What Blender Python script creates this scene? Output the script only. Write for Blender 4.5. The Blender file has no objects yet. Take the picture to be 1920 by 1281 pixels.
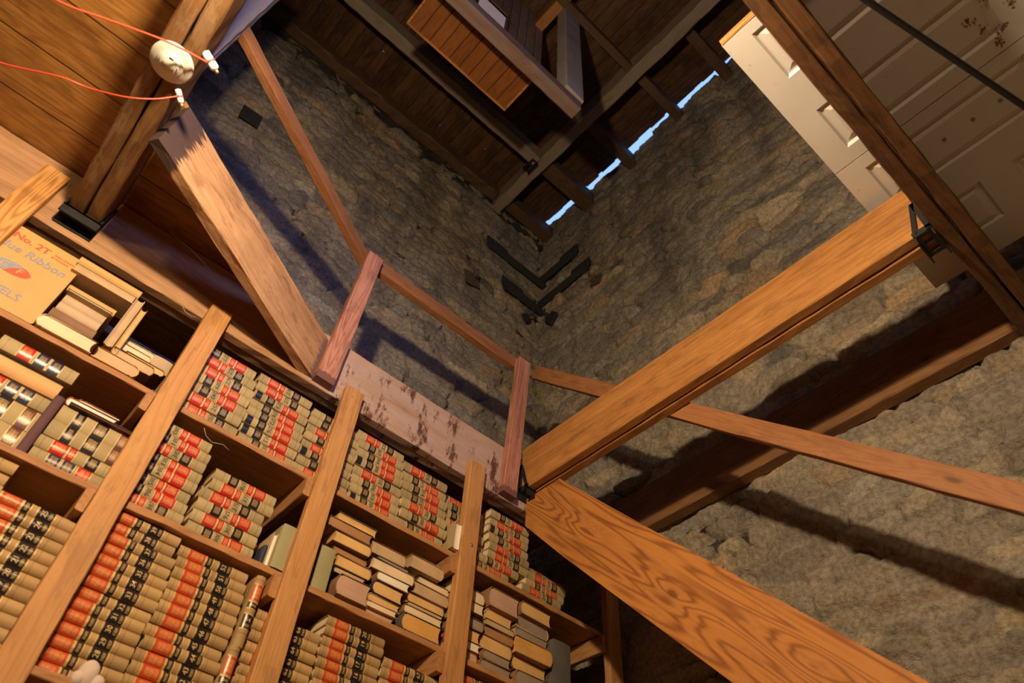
import bpy, bmesh, math, random
import numpy as np
from mathutils import Matrix, Vector
random.seed(7)
S = bpy.context.scene
C = S.collection

# ------------------------------------------------------------------ camera
# world: X along the bookcase, Y into the room's stone wall behind it, Z up; the camera's eye is the origin, the floor 1.55 m below
RM = [[0.740645, -0.669738, 0.053808], [0.537134, 0.542081, -0.646247], [0.403648, 0.507542, 0.761229]]
cd = bpy.data.cameras.new('camera'); cam = bpy.data.objects.new('camera', cd); C.objects.link(cam)
M = Matrix(((RM[0][0], -RM[1][0], -RM[2][0], 0), (RM[0][1], -RM[1][1], -RM[2][1], 0), (RM[0][2], -RM[1][2], -RM[2][2], 0), (0, 0, 0, 1)))
cam.matrix_world = M
cd.sensor_width = 36; cd.lens = 1338.6 / 1920 * 36; cd.clip_start = .05; cd.clip_end = 200
cd.dof.use_dof = True; cd.dof.focus_distance = 3.6; cd.dof.aperture_fstop = 2.4
S.camera = cam
FZ = -1.55

# ------------------------------------------------------------------ world, lights, exposure
S.view_settings.view_transform = 'Standard'; S.view_settings.look = 'None'
S.view_settings.gamma = 1; S.view_settings.use_curve_mapping = False
S.view_settings.exposure = 0.2
w = bpy.data.worlds.new('sky'); S.world = w; w.use_nodes = True
bg = w.node_tree.nodes['Background']
bg.inputs[0].default_value = (.26, .46, 1, 1); bg.inputs[1].default_value = 1.3

def lamp(name, kind, loc, power, col, **k):
    d = bpy.data.lights.new(name, kind); d.energy = power; d.color = col
    for a, v in k.items(): setattr(d, a, v)
    o = bpy.data.objects.new(name, d); C.objects.link(o); o.location = loc
    return o
LAMP = Vector((-.29, .34, 2.05))
WARM = (1, .77, .50)
lamp('bulb_light', 'POINT', LAMP, 225, WARM, shadow_soft_size=.05)
LAMP2 = Vector((-1.35, -.6, 1.8))
lamp('room_lamp_light', 'POINT', LAMP2, 46, WARM, shadow_soft_size=.09)
# daylight falling in through the window of the front wall
WIN = lamp('window_daylight', 'AREA', (.9, -2.52, 3.9), 8, (.28, .34, 1), shape='RECTANGLE', size=.9, size_y=1.2)
WIN.rotation_euler = (Vector((-.1, 1.9, 3.1)) - WIN.location).to_track_quat('-Z', 'Y').to_euler()   # beam aimed and narrowed to put the blue on the rail posts
WIN.data.spread = math.radians(60)

# ------------------------------------------------------------------ materials
def nt(name):
    m = bpy.data.materials.new(name); m.use_nodes = True
    t = m.node_tree; b = t.nodes['Principled BSDF']
    return m, t, b
def N(t, kind, **k):
    n = t.nodes.new(kind)
    for a, v in k.items():
        if a.startswith('i_'):
            key = a[2:]
            n.inputs[int(key) if key.isdigit() else key].default_value = v
        else: setattr(n, a, v)
    return n
def ramp(t, fac, stops):
    r = N(t, 'ShaderNodeValToRGB'); e = r.color_ramp.elements
    while len(e) < len(stops): e.new(.5)
    for q, (p, c) in zip(e, stops):
        q.position = p; q.color = (c[0], c[1], c[2], 1) if len(c) == 3 else c
    t.links.new(fac, r.inputs[0]); return r.outputs[0]
def mixc(t, fac, a, b, mode='MIX'):
    n = N(t, 'ShaderNodeMix', data_type='RGBA', blend_type=mode)
    for s, v in ((0, fac), (6, a), (7, b)):
        if isinstance(v, (int, float)): n.inputs[s].default_value = v
        elif isinstance(v, tuple): n.inputs[s].default_value = (*v[:3], 1)
        else: t.links.new(v, n.inputs[s])
    return n.outputs[2]
def math_(t, op, a, b=None, c=None, clamp=False):
    n = N(t, 'ShaderNodeMath', operation=op, use_clamp=clamp)
    for i, v in enumerate((a, b, c)):
        if v is None: continue
        if isinstance(v, (int, float)): n.inputs[i].default_value = v
        else: t.links.new(v, n.inputs[i])
    return n.outputs[0]

def wood(name, light, dark, rough=.62, grain=1.0, stain=None, stain_amt=0, bump=.25, grey=None, char=None, grime=.35, span=None, fig=.17):
    """sawn timber, grain along the object's own X"""
    m, t, b = nt(name); L = t.links
    tc = N(t, 'ShaderNodeTexCoord'); oi = N(t, 'ShaderNodeObjectInfo')
    off = N(t, 'ShaderNodeVectorMath', operation='SCALE'); off.inputs[0].default_value = (13, 7, 5)
    L.new(oi.outputs['Random'], off.inputs['Scale'])
    ad = N(t, 'ShaderNodeVectorMath', operation='ADD'); L.new(tc.outputs['Object'], ad.inputs[0]); L.new(off.outputs[0], ad.inputs[1])
    P = ad.outputs[0]
    def noise(sc, scale, detail=4, r=.6):
        mp = N(t, 'ShaderNodeMapping'); mp.inputs['Scale'].default_value = sc; L.new(P, mp.inputs[0])
        n = N(t, 'ShaderNodeTexNoise'); n.inputs['Scale'].default_value = scale; n.inputs['Detail'].default_value = detail; n.inputs['Roughness'].default_value = r
        L.new(mp.outputs[0], n.inputs['Vector']); return n.outputs['Fac']
    # cathedral figure: rings of a warped field
    f = noise((.38, 6.5, 6.5), 1.1 * grain, 2, .5)
    # sparse knots push the figure aside
    mk = N(t, 'ShaderNodeMapping'); mk.inputs['Scale'].default_value = (1.0, 3.2, 3.2); L.new(P, mk.inputs[0])
    vk = N(t, 'ShaderNodeTexVoronoi'); vk.inputs['Scale'].default_value = 1.5; L.new(mk.outputs[0], vk.inputs['Vector'])
    near = math_(t, 'POWER', 2.718, math_(t, 'MULTIPLY', math_(t, 'POWER', math_(t, 'DIVIDE', vk.outputs['Distance'], .22), 2), -1))
    core = ramp(t, vk.outputs['Distance'], [(.035, (1, 1, 1)), (.06, (0, 0, 0))])
    f = math_(t, 'MULTIPLY_ADD', near, .11, f)
    rings = math_(t, 'SINE', math_(t, 'MULTIPLY', f, 130))
    rings = math_(t, 'SUBTRACT', 1, math_(t, 'POWER', math_(t, 'MULTIPLY_ADD', rings, .5, .5), 2.5))
    fine = noise((1.2, 110, 110), 1.3 * grain, 4, .7)
    broad = noise((.8, 5, 5), 1.4, 4, .6)
    v = math_(t, 'ADD', math_(t, 'MULTIPLY', rings, fig), math_(t, 'ADD', math_(t, 'MULTIPLY', fine, .62), math_(t, 'MULTIPLY', broad, .76 - fig)))
    col = ramp(t, v, [(.38, dark), (.66, tuple(.5 * (a + c) for a, c in zip(dark, light))), (.95, light)])
    col = mixc(t, math_(t, 'MULTIPLY', core, .7), col, tuple(.3 * c for c in dark))
    if grime:
        g = ramp(t, noise((2.2, 5, 5), 2.2, 7, .72), [(.42, (0, 0, 0)), (.72, (1, 1, 1))])
        col = mixc(t, math_(t, 'MULTIPLY', g, grime), col, tuple(.42 * c for c in dark))
    sp_ = 1.0; st_ = stain_amt
    if span:   # greyed and stained only from this point of its length on
        sp0 = N(t, 'ShaderNodeSeparateXYZ'); L.new(tc.outputs['Object'], sp0.inputs[0])
        sp_ = ramp(t, math_(t, 'DIVIDE', math_(t, 'SUBTRACT', math_(t, 'MULTIPLY_ADD', noise((1, 3, 3), 3), .3, sp0.outputs[0]), span[0] + .15), span[1] - span[0], clamp=True), [(0, (0, 0, 0)), (1, (1, 1, 1))])
        st_ = math_(t, 'MULTIPLY', sp_, stain_amt)
    if grey:
        g = ramp(t, noise((1.2, 7, 7), 1.8, 6, .7), [(.30, (0, 0, 0)), (.55, (1, 1, 1))])
        if span: g = math_(t, 'MULTIPLY', g, sp_)
        col = mixc(t, math_(t, 'MULTIPLY', g, .75), col, grey)
    if stain:
        g = ramp(t, noise((6, 2.0, 2.0), 2.0, 7, .75) if span else noise((2.5, 9, 9), 2.0, 6, .7), [(.54, (0, 0, 0)), (.60, (1, 1, 1))])
        col = mixc(t, math_(t, 'MULTIPLY', g, st_), col, stain)
    if char:   # scorched / blackened ends: char = (x position, width, colour)
        sx = N(t, 'ShaderNodeSeparateXYZ'); L.new(tc.outputs['Object'], sx.inputs[0])
        for cx, wd, cc in char:
            dd = math_(t, 'ABSOLUTE', math_(t, 'SUBTRACT', sx.outputs[0], cx))
            nn = noise((1.6, 30, 30), 2.2, 6, .7)
            q = math_(t, 'SUBTRACT', math_(t, 'MULTIPLY_ADD', nn, 1.5, .25), math_(t, 'DIVIDE', dd, wd))
            g = ramp(t, q, [(.08, (0, 0, 0)), (.2, (1, 1, 1))])
            col = mixc(t, g, col, cc)
    L.new(col, b.inputs['Base Color'])
    rg = math_(t, 'MULTIPLY_ADD', fine, .25, rough - .1); L.new(rg, b.inputs['Roughness'])
    bp = N(t, 'ShaderNodeBump'); bp.inputs['Strength'].default_value = bump; bp.inputs['Distance'].default_value = .004
    L.new(math_(t, 'ADD', fine, math_(t, 'MULTIPLY', broad, 1.2)), bp.inputs['Height']); L.new(bp.outputs[0], b.inputs['Normal'])
    b.inputs['Specular IOR Level'].default_value = .35
    return m
W = {}
W['fir'] = wood('fir_timber', (.52, .235, .062), (.28, .10, .022), stain=(.09, .04, .02), stain_amt=.25)
W['fir2'] = wood('fir_plank', (.48, .19, .04), (.22, .065, .012), grain=1.0, stain=(.12, .045, .02), stain_amt=.2, grime=.12, fig=.45)
W['shelf'] = wood('shelf_pine', (.50, .24, .085), (.30, .12, .035), stain=(.14, .07, .04), stain_amt=.25)
W['upright'] = wood('upright_pine', (.55, .27, .09), (.36, .15, .04), stain=(.16, .07, .03), stain_amt=.3, grime=.15)
W['brownfir'] = wood('brown_timber', (.20, .09, .035), (.10, .045, .016), grey=(.20, .14, .12))
W['cathedral'] = wood('figured_pine', (.60, .30, .09), (.30, .11, .02), grain=1.4, grime=.1, fig=.4)
W['pink'] = wood('weathered_daylit_header', (.50, .28, .14), (.30, .14, .06), grey=(.44, .33, .28), stain=(.10, .03, .015), stain_amt=.95, grime=.3, span=(2.25, 2.45))  # pinkish grey mixes weathering with the blue daylight's tint; drips are stains
W['red'] = wood('red_stud', (.55, .25, .16), (.30, .10, .06), char=[(0.0, .05, (.17, .07, .055))], stain=(.16, .06, .05), stain_amt=.4, grime=.3, fig=.3)
W['rail'] = wood('rail_wood', (.37, .155, .055), (.21, .075, .024), stain=(.12, .05, .03), stain_amt=.3)
W['rough'] = wood('rough_timber', (.58, .33, .16), (.33, .15, .06), char=[(0.0, .13, (.06, .035, .03)), (1.22, .10, (.18, .11, .08))], bump=.6, stain=(.16, .07, .035), stain_amt=.45, grime=.35)
W['dark'] = wood('dark_joist', (.30, .145, .055), (.14, .06, .022), bump=.4)
W['under'] = wood('trimmer_timber', (.20, .088, .03), (.10, .04, .014), stain=(.05, .03, .02), stain_amt=.5, bump=.4)
W['roof'] = wood('roof_timber', (.27, .19, .12), (.14, .09, .055), grey=(.30, .23, .16), bump=.6)
W['stub'] = wood('stub_rafter', (.14, .075, .035), (.06, .03, .015), bump=.5)
W['box'] = wood('box_joist', (.24, .115, .038), (.12, .05, .016), stain=(.30, .20, .11), stain_amt=.4, bump=.5)
W['dusty'] = wood('dusty_post', (.38, .30, .28), (.24, .17, .15), grey=(.36, .31, .30), bump=.5)

def planks_mat(name, light, dark, axis, width, seam=(.03, .012, .006), rough=.5, stain_amt=.5, sw=.022):
    """boarding; board seams every `width` across `axis` (0=x,1=y), grain along the other"""
    m, t, b = nt(name); L = t.links
    tc = N(t, 'ShaderNodeTexCoord'); sx = N(t, 'ShaderNodeSeparateXYZ'); L.new(tc.outputs['Object'], sx.inputs[0])
    a = sx.outputs[axis]
    idx = math_(t, 'FLOOR', math_(t, 'DIVIDE', a, width)); fr = math_(t, 'FRACT', math_(t, 'DIVIDE', a, width))
    wn = N(t, 'ShaderNodeTexWhiteNoise', noise_dimensions='1D'); L.new(idx, wn.inputs['W'])
    cb = N(t, 'ShaderNodeCombineXYZ')
    L.new(math_(t, 'ADD', sx.outputs[1 - axis], math_(t, 'MULTIPLY', wn.outputs[0], 37)), cb.inputs[0]); L.new(a, cb.inputs[1]); L.new(sx.outputs[2], cb.inputs[2])
    def noise(sc, scale, detail=4):
        mp = N(t, 'ShaderNodeMapping'); mp.inputs['Scale'].default_value = sc; L.new(cb.outputs[0], mp.inputs[0])
        n = N(t, 'ShaderNodeTexNoise'); n.inputs['Scale'].default_value = scale; n.inputs['Detail'].default_value = detail; n.inputs['Roughness'].default_value = .62
        L.new(mp.outputs[0], n.inputs['Vector']); return n.outputs['Fac']
    f = noise((.9, 5, 5), 1.6, 2)
    rings = math_(t, 'MULTIPLY_ADD', math_(t, 'SINE', math_(t, 'MULTIPLY', f, 60)), .5, .5)
    v = math_(t, 'ADD', math_(t, 'MULTIPLY', rings, .26), math_(t, 'ADD', math_(t, 'MULTIPLY', noise((2, 60, 60), 1.2), .5), math_(t, 'MULTIPLY', noise((1.2, 3, 3), 1.6, 6), .6)))
    v = math_(t, 'ADD', v, math_(t, 'MULTIPLY_ADD', wn.outputs[0], .26, -.13))
    col = ramp(t, v, [(.4, dark), (.7, tuple(.5 * (p + q) for p, q in zip(dark, light))), (1.02, light)])
    st = ramp(t, noise((1.6, 3.2, 3), 1.7, 7), [(.5, (0, 0, 0)), (.66, (1, 1, 1))])
    col = mixc(t, math_(t, 'MULTIPLY', st, stain_amt), col, tuple(.4 * c for c in dark))
    edge = math_(t, 'MINIMUM', fr, math_(t, 'SUBTRACT', 1, fr))
    g = ramp(t, edge, [(.0, (1, 1, 1)), (sw, (0, 0, 0))])
    col = mixc(t, g, col, seam)
    L.new(col, b.inputs['Base Color']); b.inputs['Roughness'].default_value = rough
    b.inputs['Specular IOR Level'].default_value = .3
    bp = N(t, 'ShaderNodeBump'); bp.inputs['Strength'].default_value = .4; bp.inputs['Distance'].default_value = .004
    L.new(math_(t, 'SUBTRACT', noise((2, 50, 50), 1.2), math_(t, 'MULTIPLY', g, 1.5)), bp.inputs['Height']); L.new(bp.outputs[0], b.inputs['Normal'])
    return m
PM = {'deck': planks_mat('floor_underside_boards', (.42, .19, .045), (.22, .085, .018), 1, .235, stain_amt=.6),
      'roof': planks_mat('roof_boards', (.14, .062, .022), (.055, .024, .009), 0, .105, stain_amt=.75, rough=.75, sw=.06),
      'bead': planks_mat('beadboard', (.27, .09, .015), (.17, .05, .008), 0, .085, stain_amt=.2, sw=.07),
      'sheath': planks_mat('purple_lit_boards', (.30, .22, .20), (.18, .11, .09), 0, .09, sw=.06),  # purplish tint of blue daylight put into the board colour
      'ground': planks_mat('ground_floor_boards', (.30, .18, .09), (.16, .09, .04), 1, .14)}

def plain(name, col, rough=.5, metal=0, var=.25, scale=30, bump=.15, spec=.5, coat=0):
    m, t, b = nt(name); L = t.links
    tc = N(t, 'ShaderNodeTexCoord')
    n = N(t, 'ShaderNodeTexNoise'); n.inputs['Scale'].default_value = scale; n.inputs['Detail'].default_value = 5; L.new(tc.outputs['Object'], n.inputs['Vector'])
    c = mixc(t, n.outputs['Fac'], tuple(q * (1 - var) for q in col), tuple(min(1, q * (1 + var)) for q in col))
    L.new(c, b.inputs['Base Color']); b.inputs['Roughness'].default_value = rough; b.inputs['Metallic'].default_value = metal
    b.inputs['Specular IOR Level'].default_value = spec
    if coat: b.inputs['Coat Weight'].default_value = coat; b.inputs['Coat Roughness'].default_value = .2
    if bump:
        bp = N(t, 'ShaderNodeBump'); bp.inputs['Strength'].default_value = bump; bp.inputs['Distance'].default_value = .002
        L.new(n.outputs['Fac'], bp.inputs['Height']); L.new(bp.outputs[0], b.inputs['Normal'])
    return m
def cloth(name, col, var=.3, rough=.72):
    """buckram: per-book tint, soiling and a fine weave"""
    m, t, b = nt(name); L = t.links
    tc = N(t, 'ShaderNodeTexCoord'); oi = N(t, 'ShaderNodeObjectInfo')
    ad = N(t, 'ShaderNodeVectorMath', operation='ADD'); L.new(tc.outputs['Object'], ad.inputs[0]); L.new(oi.outputs['Location'], ad.inputs[1])
    n = N(t, 'ShaderNodeTexNoise'); n.inputs['Scale'].default_value = 9; n.inputs['Detail'].default_value = 6; L.new(ad.outputs[0], n.inputs['Vector'])
    n2 = N(t, 'ShaderNodeTexNoise'); n2.inputs['Scale'].default_value = 400; L.new(tc.outputs['Object'], n2.inputs['Vector'])
    rnd = N(t, 'ShaderNodeMath', operation='FRACT'); sx = N(t, 'ShaderNodeSeparateXYZ'); L.new(oi.outputs['Location'], sx.inputs[0])
    L.new(math_(t, 'MULTIPLY', math_(t, 'ADD', sx.outputs[0], math_(t, 'MULTIPLY', sx.outputs[2], 3.1)), 57.3), rnd.inputs[0])
    f = math_(t, 'ADD', math_(t, 'MULTIPLY', n.outputs['Fac'], .75), math_(t, 'MULTIPLY', rnd.outputs[0], .3))
    c = ramp(t, f, [(.2, tuple(q * (1 - var) for q in col)), (.75, tuple(min(1, q * (1 + var * .6)) for q in col))])
    L.new(c, b.inputs['Base Color']); b.inputs['Roughness'].default_value = rough; b.inputs['Specular IOR Level'].default_value = .4
    bp = N(t, 'ShaderNodeBump'); bp.inputs['Strength'].default_value = .15; bp.inputs['Distance'].default_value = .001
    L.new(n2.outputs['Fac'], bp.inputs['Height']); L.new(bp.outputs[0], b.inputs['Normal'])
    return m
def pages(name, col, axis=2):
    """a block of leaves: fine streaks across the thickness"""
    m, t, b = nt(name); L = t.links
    tc = N(t, 'ShaderNodeTexCoord'); mp = N(t, 'ShaderNodeMapping'); mp.inputs['Scale'].default_value = (4, 4, 420); L.new(tc.outputs['Object'], mp.inputs[0])
    n = N(t, 'ShaderNodeTexNoise'); n.inputs['Scale'].default_value = 1; n.inputs['Detail'].default_value = 3; L.new(mp.outputs[0], n.inputs['Vector'])
    n2 = N(t, 'ShaderNodeTexNoise'); n2.inputs['Scale'].default_value = 14; n2.inputs['Detail'].default_value = 5; L.new(tc.outputs['Object'], n2.inputs['Vector'])
    f = math_(t, 'ADD', math_(t, 'MULTIPLY', n.outputs['Fac'], .5), math_(t, 'MULTIPLY', n2.outputs['Fac'], .5))
    c = ramp(t, f, [(.32, tuple(q * .72 for q in col)), (.62, col)])
    L.new(c, b.inputs['Base Color']); b.inputs['Roughness'].default_value = .85; b.inputs['Specular IOR Level'].default_value = .2
    bp = N(t, 'ShaderNodeBump'); bp.inputs['Strength'].default_value = .3; bp.inputs['Distance'].default_value = .001
    L.new(n.outputs['Fac'], bp.inputs['Height']); L.new(bp.outputs[0], b.inputs['Normal'])
    return m
K = {'tan': cloth('tan_buckram', (.36, .26, .115)), 'olive': cloth('olive_buckram', (.27, .235, .11)), 'tan2': cloth('warm_tan_buckram', (.37, .225, .085)),
     'orange': cloth('orange_calf', (.62, .33, .12)), 'maroon': cloth('maroon_cloth', (.10, .035, .04)), 'navy': cloth('navy_cloth', (.03, .035, .06)),
     'brown': cloth('brown_cloth', (.26, .13, .06)), 'rust': cloth('rust_leather', (.32, .11, .04)), 'black': cloth('black_cloth', (.03, .03, .03)),
     'greyb': cloth('worn_grey_cloth', (.10, .09, .075)), 'green': cloth('dark_green_cloth', (.04, .07, .05)), 'kraft': cloth('kraft_card', (.60, .32, .105), .12),
     'cream': cloth('cream_cloth', (.50, .34, .18)), 'red': cloth('dull_red_cloth', (.38, .09, .04)), 'paper': cloth('cream_card', (.48, .32, .16)),
     'p_cream': pages('cream_pages', (.78, .58, .34)), 'p_yellow': pages('yellow_pages', (.72, .42, .15)), 'p_tan': pages('tan_pages', (.55, .36, .19)),
     'p_brown': pages('brown_pages', (.40, .20, .08)), 'p_white': pages('white_pages', (.86, .74, .56)), 'p_grey': pages('grey_pages', (.33, .24, .165)),
     'p_orange': pages('orange_pages', (.68, .34, .09)), 'p_pink': pages('pinkish_pages', (.52, .31, .20)),
     'lred': plain('red_label_leather', (.50, .018, .012), .32, var=.2, spec=.6), 'lorange': plain('faded_red_label', (.50, .06, .015), .32, var=.25, spec=.6),
     'lblack': plain('black_label_leather', (.014, .014, .018), .3, spec=.6), 'lnavy': plain('navy_label_leather', (.02, .03, .075), .3, spec=.6),
     'lbrown': plain('brown_label_leather', (.13, .045, .035), .32, spec=.6), 'gold': plain('gold_leaf', (.80, .50, .16), .40, metal=.15, var=.2),
     'ink': plain('black_ink', (.03, .025, .02), .6)}
IRON = plain('black_iron', (.03, .028, .028), .55, metal=.5, var=.5, scale=40, bump=.5)
IRON2 = plain('dull_iron', (.055, .05, .05), .6, metal=.4, var=.5, scale=50, bump=.6)
RUST = plain('rusty_iron', (.13, .09, .065), .7, metal=.3, var=.5, scale=60, bump=.6)
PLASTIC = plain('ivory_plastic', (.58, .53, .44), .4, var=.04, bump=0)
CERAMIC = plain('white_ceramic', (.86, .82, .74), .22, var=.04, bump=0, coat=.3)
BRASS = plain('aged_brass', (.45, .36, .16), .4, metal=.8)
REDW = plain('red_wire_insulation', (.72, .07, .03), .42, var=.1, bump=0)
GREYP = plain('grey_grille_plastic', (.55, .47, .36), .5, var=.05, bump=0)
WEB = plain('cobweb_grey', (.55, .50, .44), .9, bump=0)
TIN = plain('nail_steel', (.35, .34, .33), .4, metal=.8)

def door_paint():
    m, t, b = nt('white_door_paint'); L = t.links
    tc = N(t, 'ShaderNodeTexCoord')
    def noise(s, d=5, r=.6):
        n = N(t, 'ShaderNodeTexNoise'); n.inputs['Scale'].default_value = s; n.inputs['Detail'].default_value = d; n.inputs['Roughness'].default_value = r
        L.new(tc.outputs['Object'], n.inputs['Vector']); return n.outputs['Fac']
    c = mixc(t, ramp(t, noise(3), [(.3, (0, 0, 0)), (.75, (1, 1, 1))]), (.66, .60, .52), (.76, .71, .63))
    s = ramp(t, noise(11, 8, .8), [(.63, (0, 0, 0)), (.68, (1, 1, 1))])
    c = mixc(t, math_(t, 'MULTIPLY', s, .55), c, (.34, .24, .14))
    sp = ramp(t, noise(38, 3), [(.71, (0, 0, 0)), (.74, (1, 1, 1))])
    c = mixc(t, math_(t, 'MULTIPLY', sp, .7), c, (.14, .08, .05))
    L.new(c, b.inputs['Base Color']); b.inputs['Roughness'].default_value = .38
    return m
DOORP = door_paint()

def stone_mat():
    m, t, b = nt('rubble_stone'); L = t.links
    at = N(t, 'ShaderNodeAttribute', attribute_name='stone'); tc = N(t, 'ShaderNodeTexCoord')
    def noise(s, d=5, r=.65, sc=(1, 1, 1)):
        mp = N(t, 'ShaderNodeMapping'); mp.inputs['Scale'].default_value = sc; L.new(tc.outputs['Object'], mp.inputs[0])
        n = N(t, 'ShaderNodeTexNoise'); n.inputs['Scale'].default_value = s; n.inputs['Detail'].default_value = d; n.inputs['Roughness'].default_value = r
        L.new(mp.outputs[0], n.inputs['Vector']); return n.outputs['Fac']
    a, c2, c3 = noise(9, 7, .7), noise(45, 5), noise(1.3, 5)
    c = mixc(t, ramp(t, a, [(.3, (0, 0, 0)), (.7, (1, 1, 1))]), at.outputs['Color'], mixc(t, .5, at.outputs['Color'], (.30, .25, .20)))
    c = mixc(t, .8, c, ramp(t, c2, [(.30, (.38, .36, .34)), (.62, (1, 1, 1))]), 'MULTIPLY')
    # soot and damp streaks running down from the roof
    st = math_(t, 'ADD', math_(t, 'MULTIPLY', noise(2.2, 4, .6, (1.6, 1.6, .22)), .75), math_(t, 'MULTIPLY', c3, .25))
    sx = N(t, 'ShaderNodeSeparateXYZ'); L.new(tc.outputs['Object'], sx.inputs[0])
    hi = math_(t, 'MULTIPLY_ADD', sx.outputs[2], .05, -.19)
    g = ramp(t, math_(t, 'ADD', st, hi), [(.52, (0, 0, 0)), (.72, (1, 1, 1))])
    c = mixc(t, math_(t, 'MULTIPLY', g, .62), c, (.075, .065, .06))
    L.new(c, b.inputs['Base Color']); b.inputs['Roughness'].default_value = .92; b.inputs['Specular IOR Level'].default_value = .2
    h = math_(t, 'ADD', math_(t, 'MULTIPLY', noise(22, 8, .72), 1.0), math_(t, 'MULTIPLY', noise(7, 6, .7, (1, 1, 2.4)), 1.3))
    bp = N(t, 'ShaderNodeBump'); bp.inputs['Strength'].default_value = .9; bp.inputs['Distance'].default_value = .03
    L.new(h, bp.inputs['Height']); L.new(bp.outputs[0], b.inputs['Normal'])
    return m
STONE = stone_mat()

# ------------------------------------------------------------------ mesh helpers
class MB:
    def __init__(s): s.v = []; s.f = []; s.sm = []
    def add(s, vs, fs, smooth=False):
        o = len(s.v); s.v += [tuple(p) for p in vs]; s.f += [tuple(i + o for i in f) for f in fs]; s.sm += [smooth] * len(fs)
    def box(s, x0, x1, y0, y1, z0, z1):
        s.add([(x0, y0, z0), (x1, y0, z0), (x1, y1, z0), (x0, y1, z0), (x0, y0, z1), (x1, y0, z1), (x1, y1, z1), (x0, y1, z1)],
              [(0, 3, 2, 1), (4, 5, 6, 7), (0, 1, 5, 4), (1, 2, 6, 5), (2, 3, 7, 6), (3, 0, 4, 7)])
    def prism(s, prof, a0, a1, axis, smooth=False):
        """closed profile (2-D list) extruded along axis 0/1/2 from a0 to a1"""
        n = len(prof)
        def P(p, a):
            return {0: (a, p[0], p[1]), 1: (p[0], a, p[1]), 2: (p[0], p[1], a)}[axis]
        s.add([P(p, a0) for p in prof] + [P(p, a1) for p in prof], [(i, (i + 1) % n, n + (i + 1) % n, n + i) for i in range(n)], smooth)
        o = len(s.v) - 2 * n
        s.f += [tuple(o + i for i in reversed(range(n))), tuple(o + n + i for i in range(n))]; s.sm += [False, False]
    def lathe(s, prof, n=32, ax=Matrix.Identity(4), smooth=True):
        k = len(prof); vs = []; fs = []
        for j in range(n):
            a = 2 * math.pi * j / n
            for r, z in prof: vs.append(ax @ Vector((r * math.cos(a), r * math.sin(a), z)))
        for j in range(n):
            for i in range(k - 1):
                fs.append((j * k + i, ((j + 1) % n) * k + i, ((j + 1) % n) * k + i + 1, j * k + i + 1))
        s.add(vs, fs, smooth)
    def tube(s, pts, r, n=8):
        pts = [Vector(p) for p in pts]; rings = []; vs = []
        for i, p in enumerate(pts):
            d = (pts[min(i + 1, len(pts) - 1)] - pts[max(i - 1, 0)]).normalized()
            u = d.cross(Vector((0, 0, 1)) if abs(d.z) < .9 else Vector((1, 0, 0))).normalized(); v = d.cross(u)
            rr = r[i] if isinstance(r, (list, tuple)) else r
            for j in range(n):
                a = 2 * math.pi * j / n; vs.append(p + u * rr * math.cos(a) + v * rr * math.sin(a))
        fs = [(i * n + j, i * n + (j + 1) % n, (i + 1) * n + (j + 1) % n, (i + 1) * n + j) for i in range(len(pts) - 1) for j in range(n)]
        fs += [tuple(reversed(range(n))), tuple((len(pts) - 1) * n + j for j in range(n))]
        s.add(vs, fs, True)
    def mesh(s, name, mat):
        me = bpy.data.meshes.new(name); me.from_pydata(s.v, [], s.f); me.update()
        bm = bmesh.new(); bm.from_mesh(me); bmesh.ops.remove_doubles(bm, verts=bm.verts, dist=1e-6) if any(s.sm) and len(s.v) > 60 and not name.startswith('gold') else None
        if len(bm.faces) == len(s.f): bmesh.ops.recalc_face_normals(bm, faces=bm.faces); bm.to_mesh(me)
        bm.free()
        me.polygons.foreach_set('use_smooth', s.sm)
        me.materials.append(mat); return me
    def build(s, name, mat, parent=None):
        return link(name, s.mesh(name, mat), parent)
def link(name, me, parent=None):
    o = bpy.data.objects.new(name, me); C.objects.link(o)
    if parent: o.parent = parent
    return o
def tag(o, label, cat, group=None):
    o['label'] = label; o['category'] = cat
    if group: o['group'] = group
    return o
def thing(name, label, cat, loc=(0, 0, 0), group=None):
    o = bpy.data.objects.new(name, None); o.empty_display_size = .05; C.objects.link(o); o.location = loc
    return tag(o, label, cat, group)
def struct(o): o['kind'] = 'structure'; return o

def timber_mesh(mb, L, w, h, jit=.0015, ch=.004, seg=.07, seed=0, x0=0, wav=0):
    """a sawn timber along local X, chamfered section, slightly uneven"""
    rnd = random.Random(seed + int(L * 1000))
    n = max(2, int(L / seg)); vs = []; fs = []
    W2, H2 = w / 2, h / 2
    prof = [(-W2 + ch, -H2), (W2 - ch, -H2), (W2, -H2 + ch), (W2, H2 - ch), (W2 - ch, H2), (-W2 + ch, H2), (-W2, H2 - ch), (-W2, -H2 + ch)]
    ph = [rnd.uniform(0, 6.3) for _ in range(8)]
    for i in range(n + 1):
        x = x0 + L * i / n
        for q, (a, b) in enumerate(prof):
            wv = wav * (math.sin(x * 9 + ph[q // 2]) + .6 * math.sin(x * 23 + ph[q // 2 + 3]))
            jx = rnd.uniform(-jit, jit) + wv; jz = rnd.uniform(-jit, jit) + wv
            vs.append((x, a + jx, b + jz))
    for i in range(n):
        for q in range(8):
            fs.append((i * 8 + q, i * 8 + (q + 1) % 8, (i + 1) * 8 + (q + 1) % 8, (i + 1) * 8 + q))
    fs += [tuple(reversed(range(8))), tuple(n * 8 + q for q in range(8))]
    # outward winding
    fs = [tuple(reversed(f)) for f in fs]
    mb.add(vs, fs)
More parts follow.
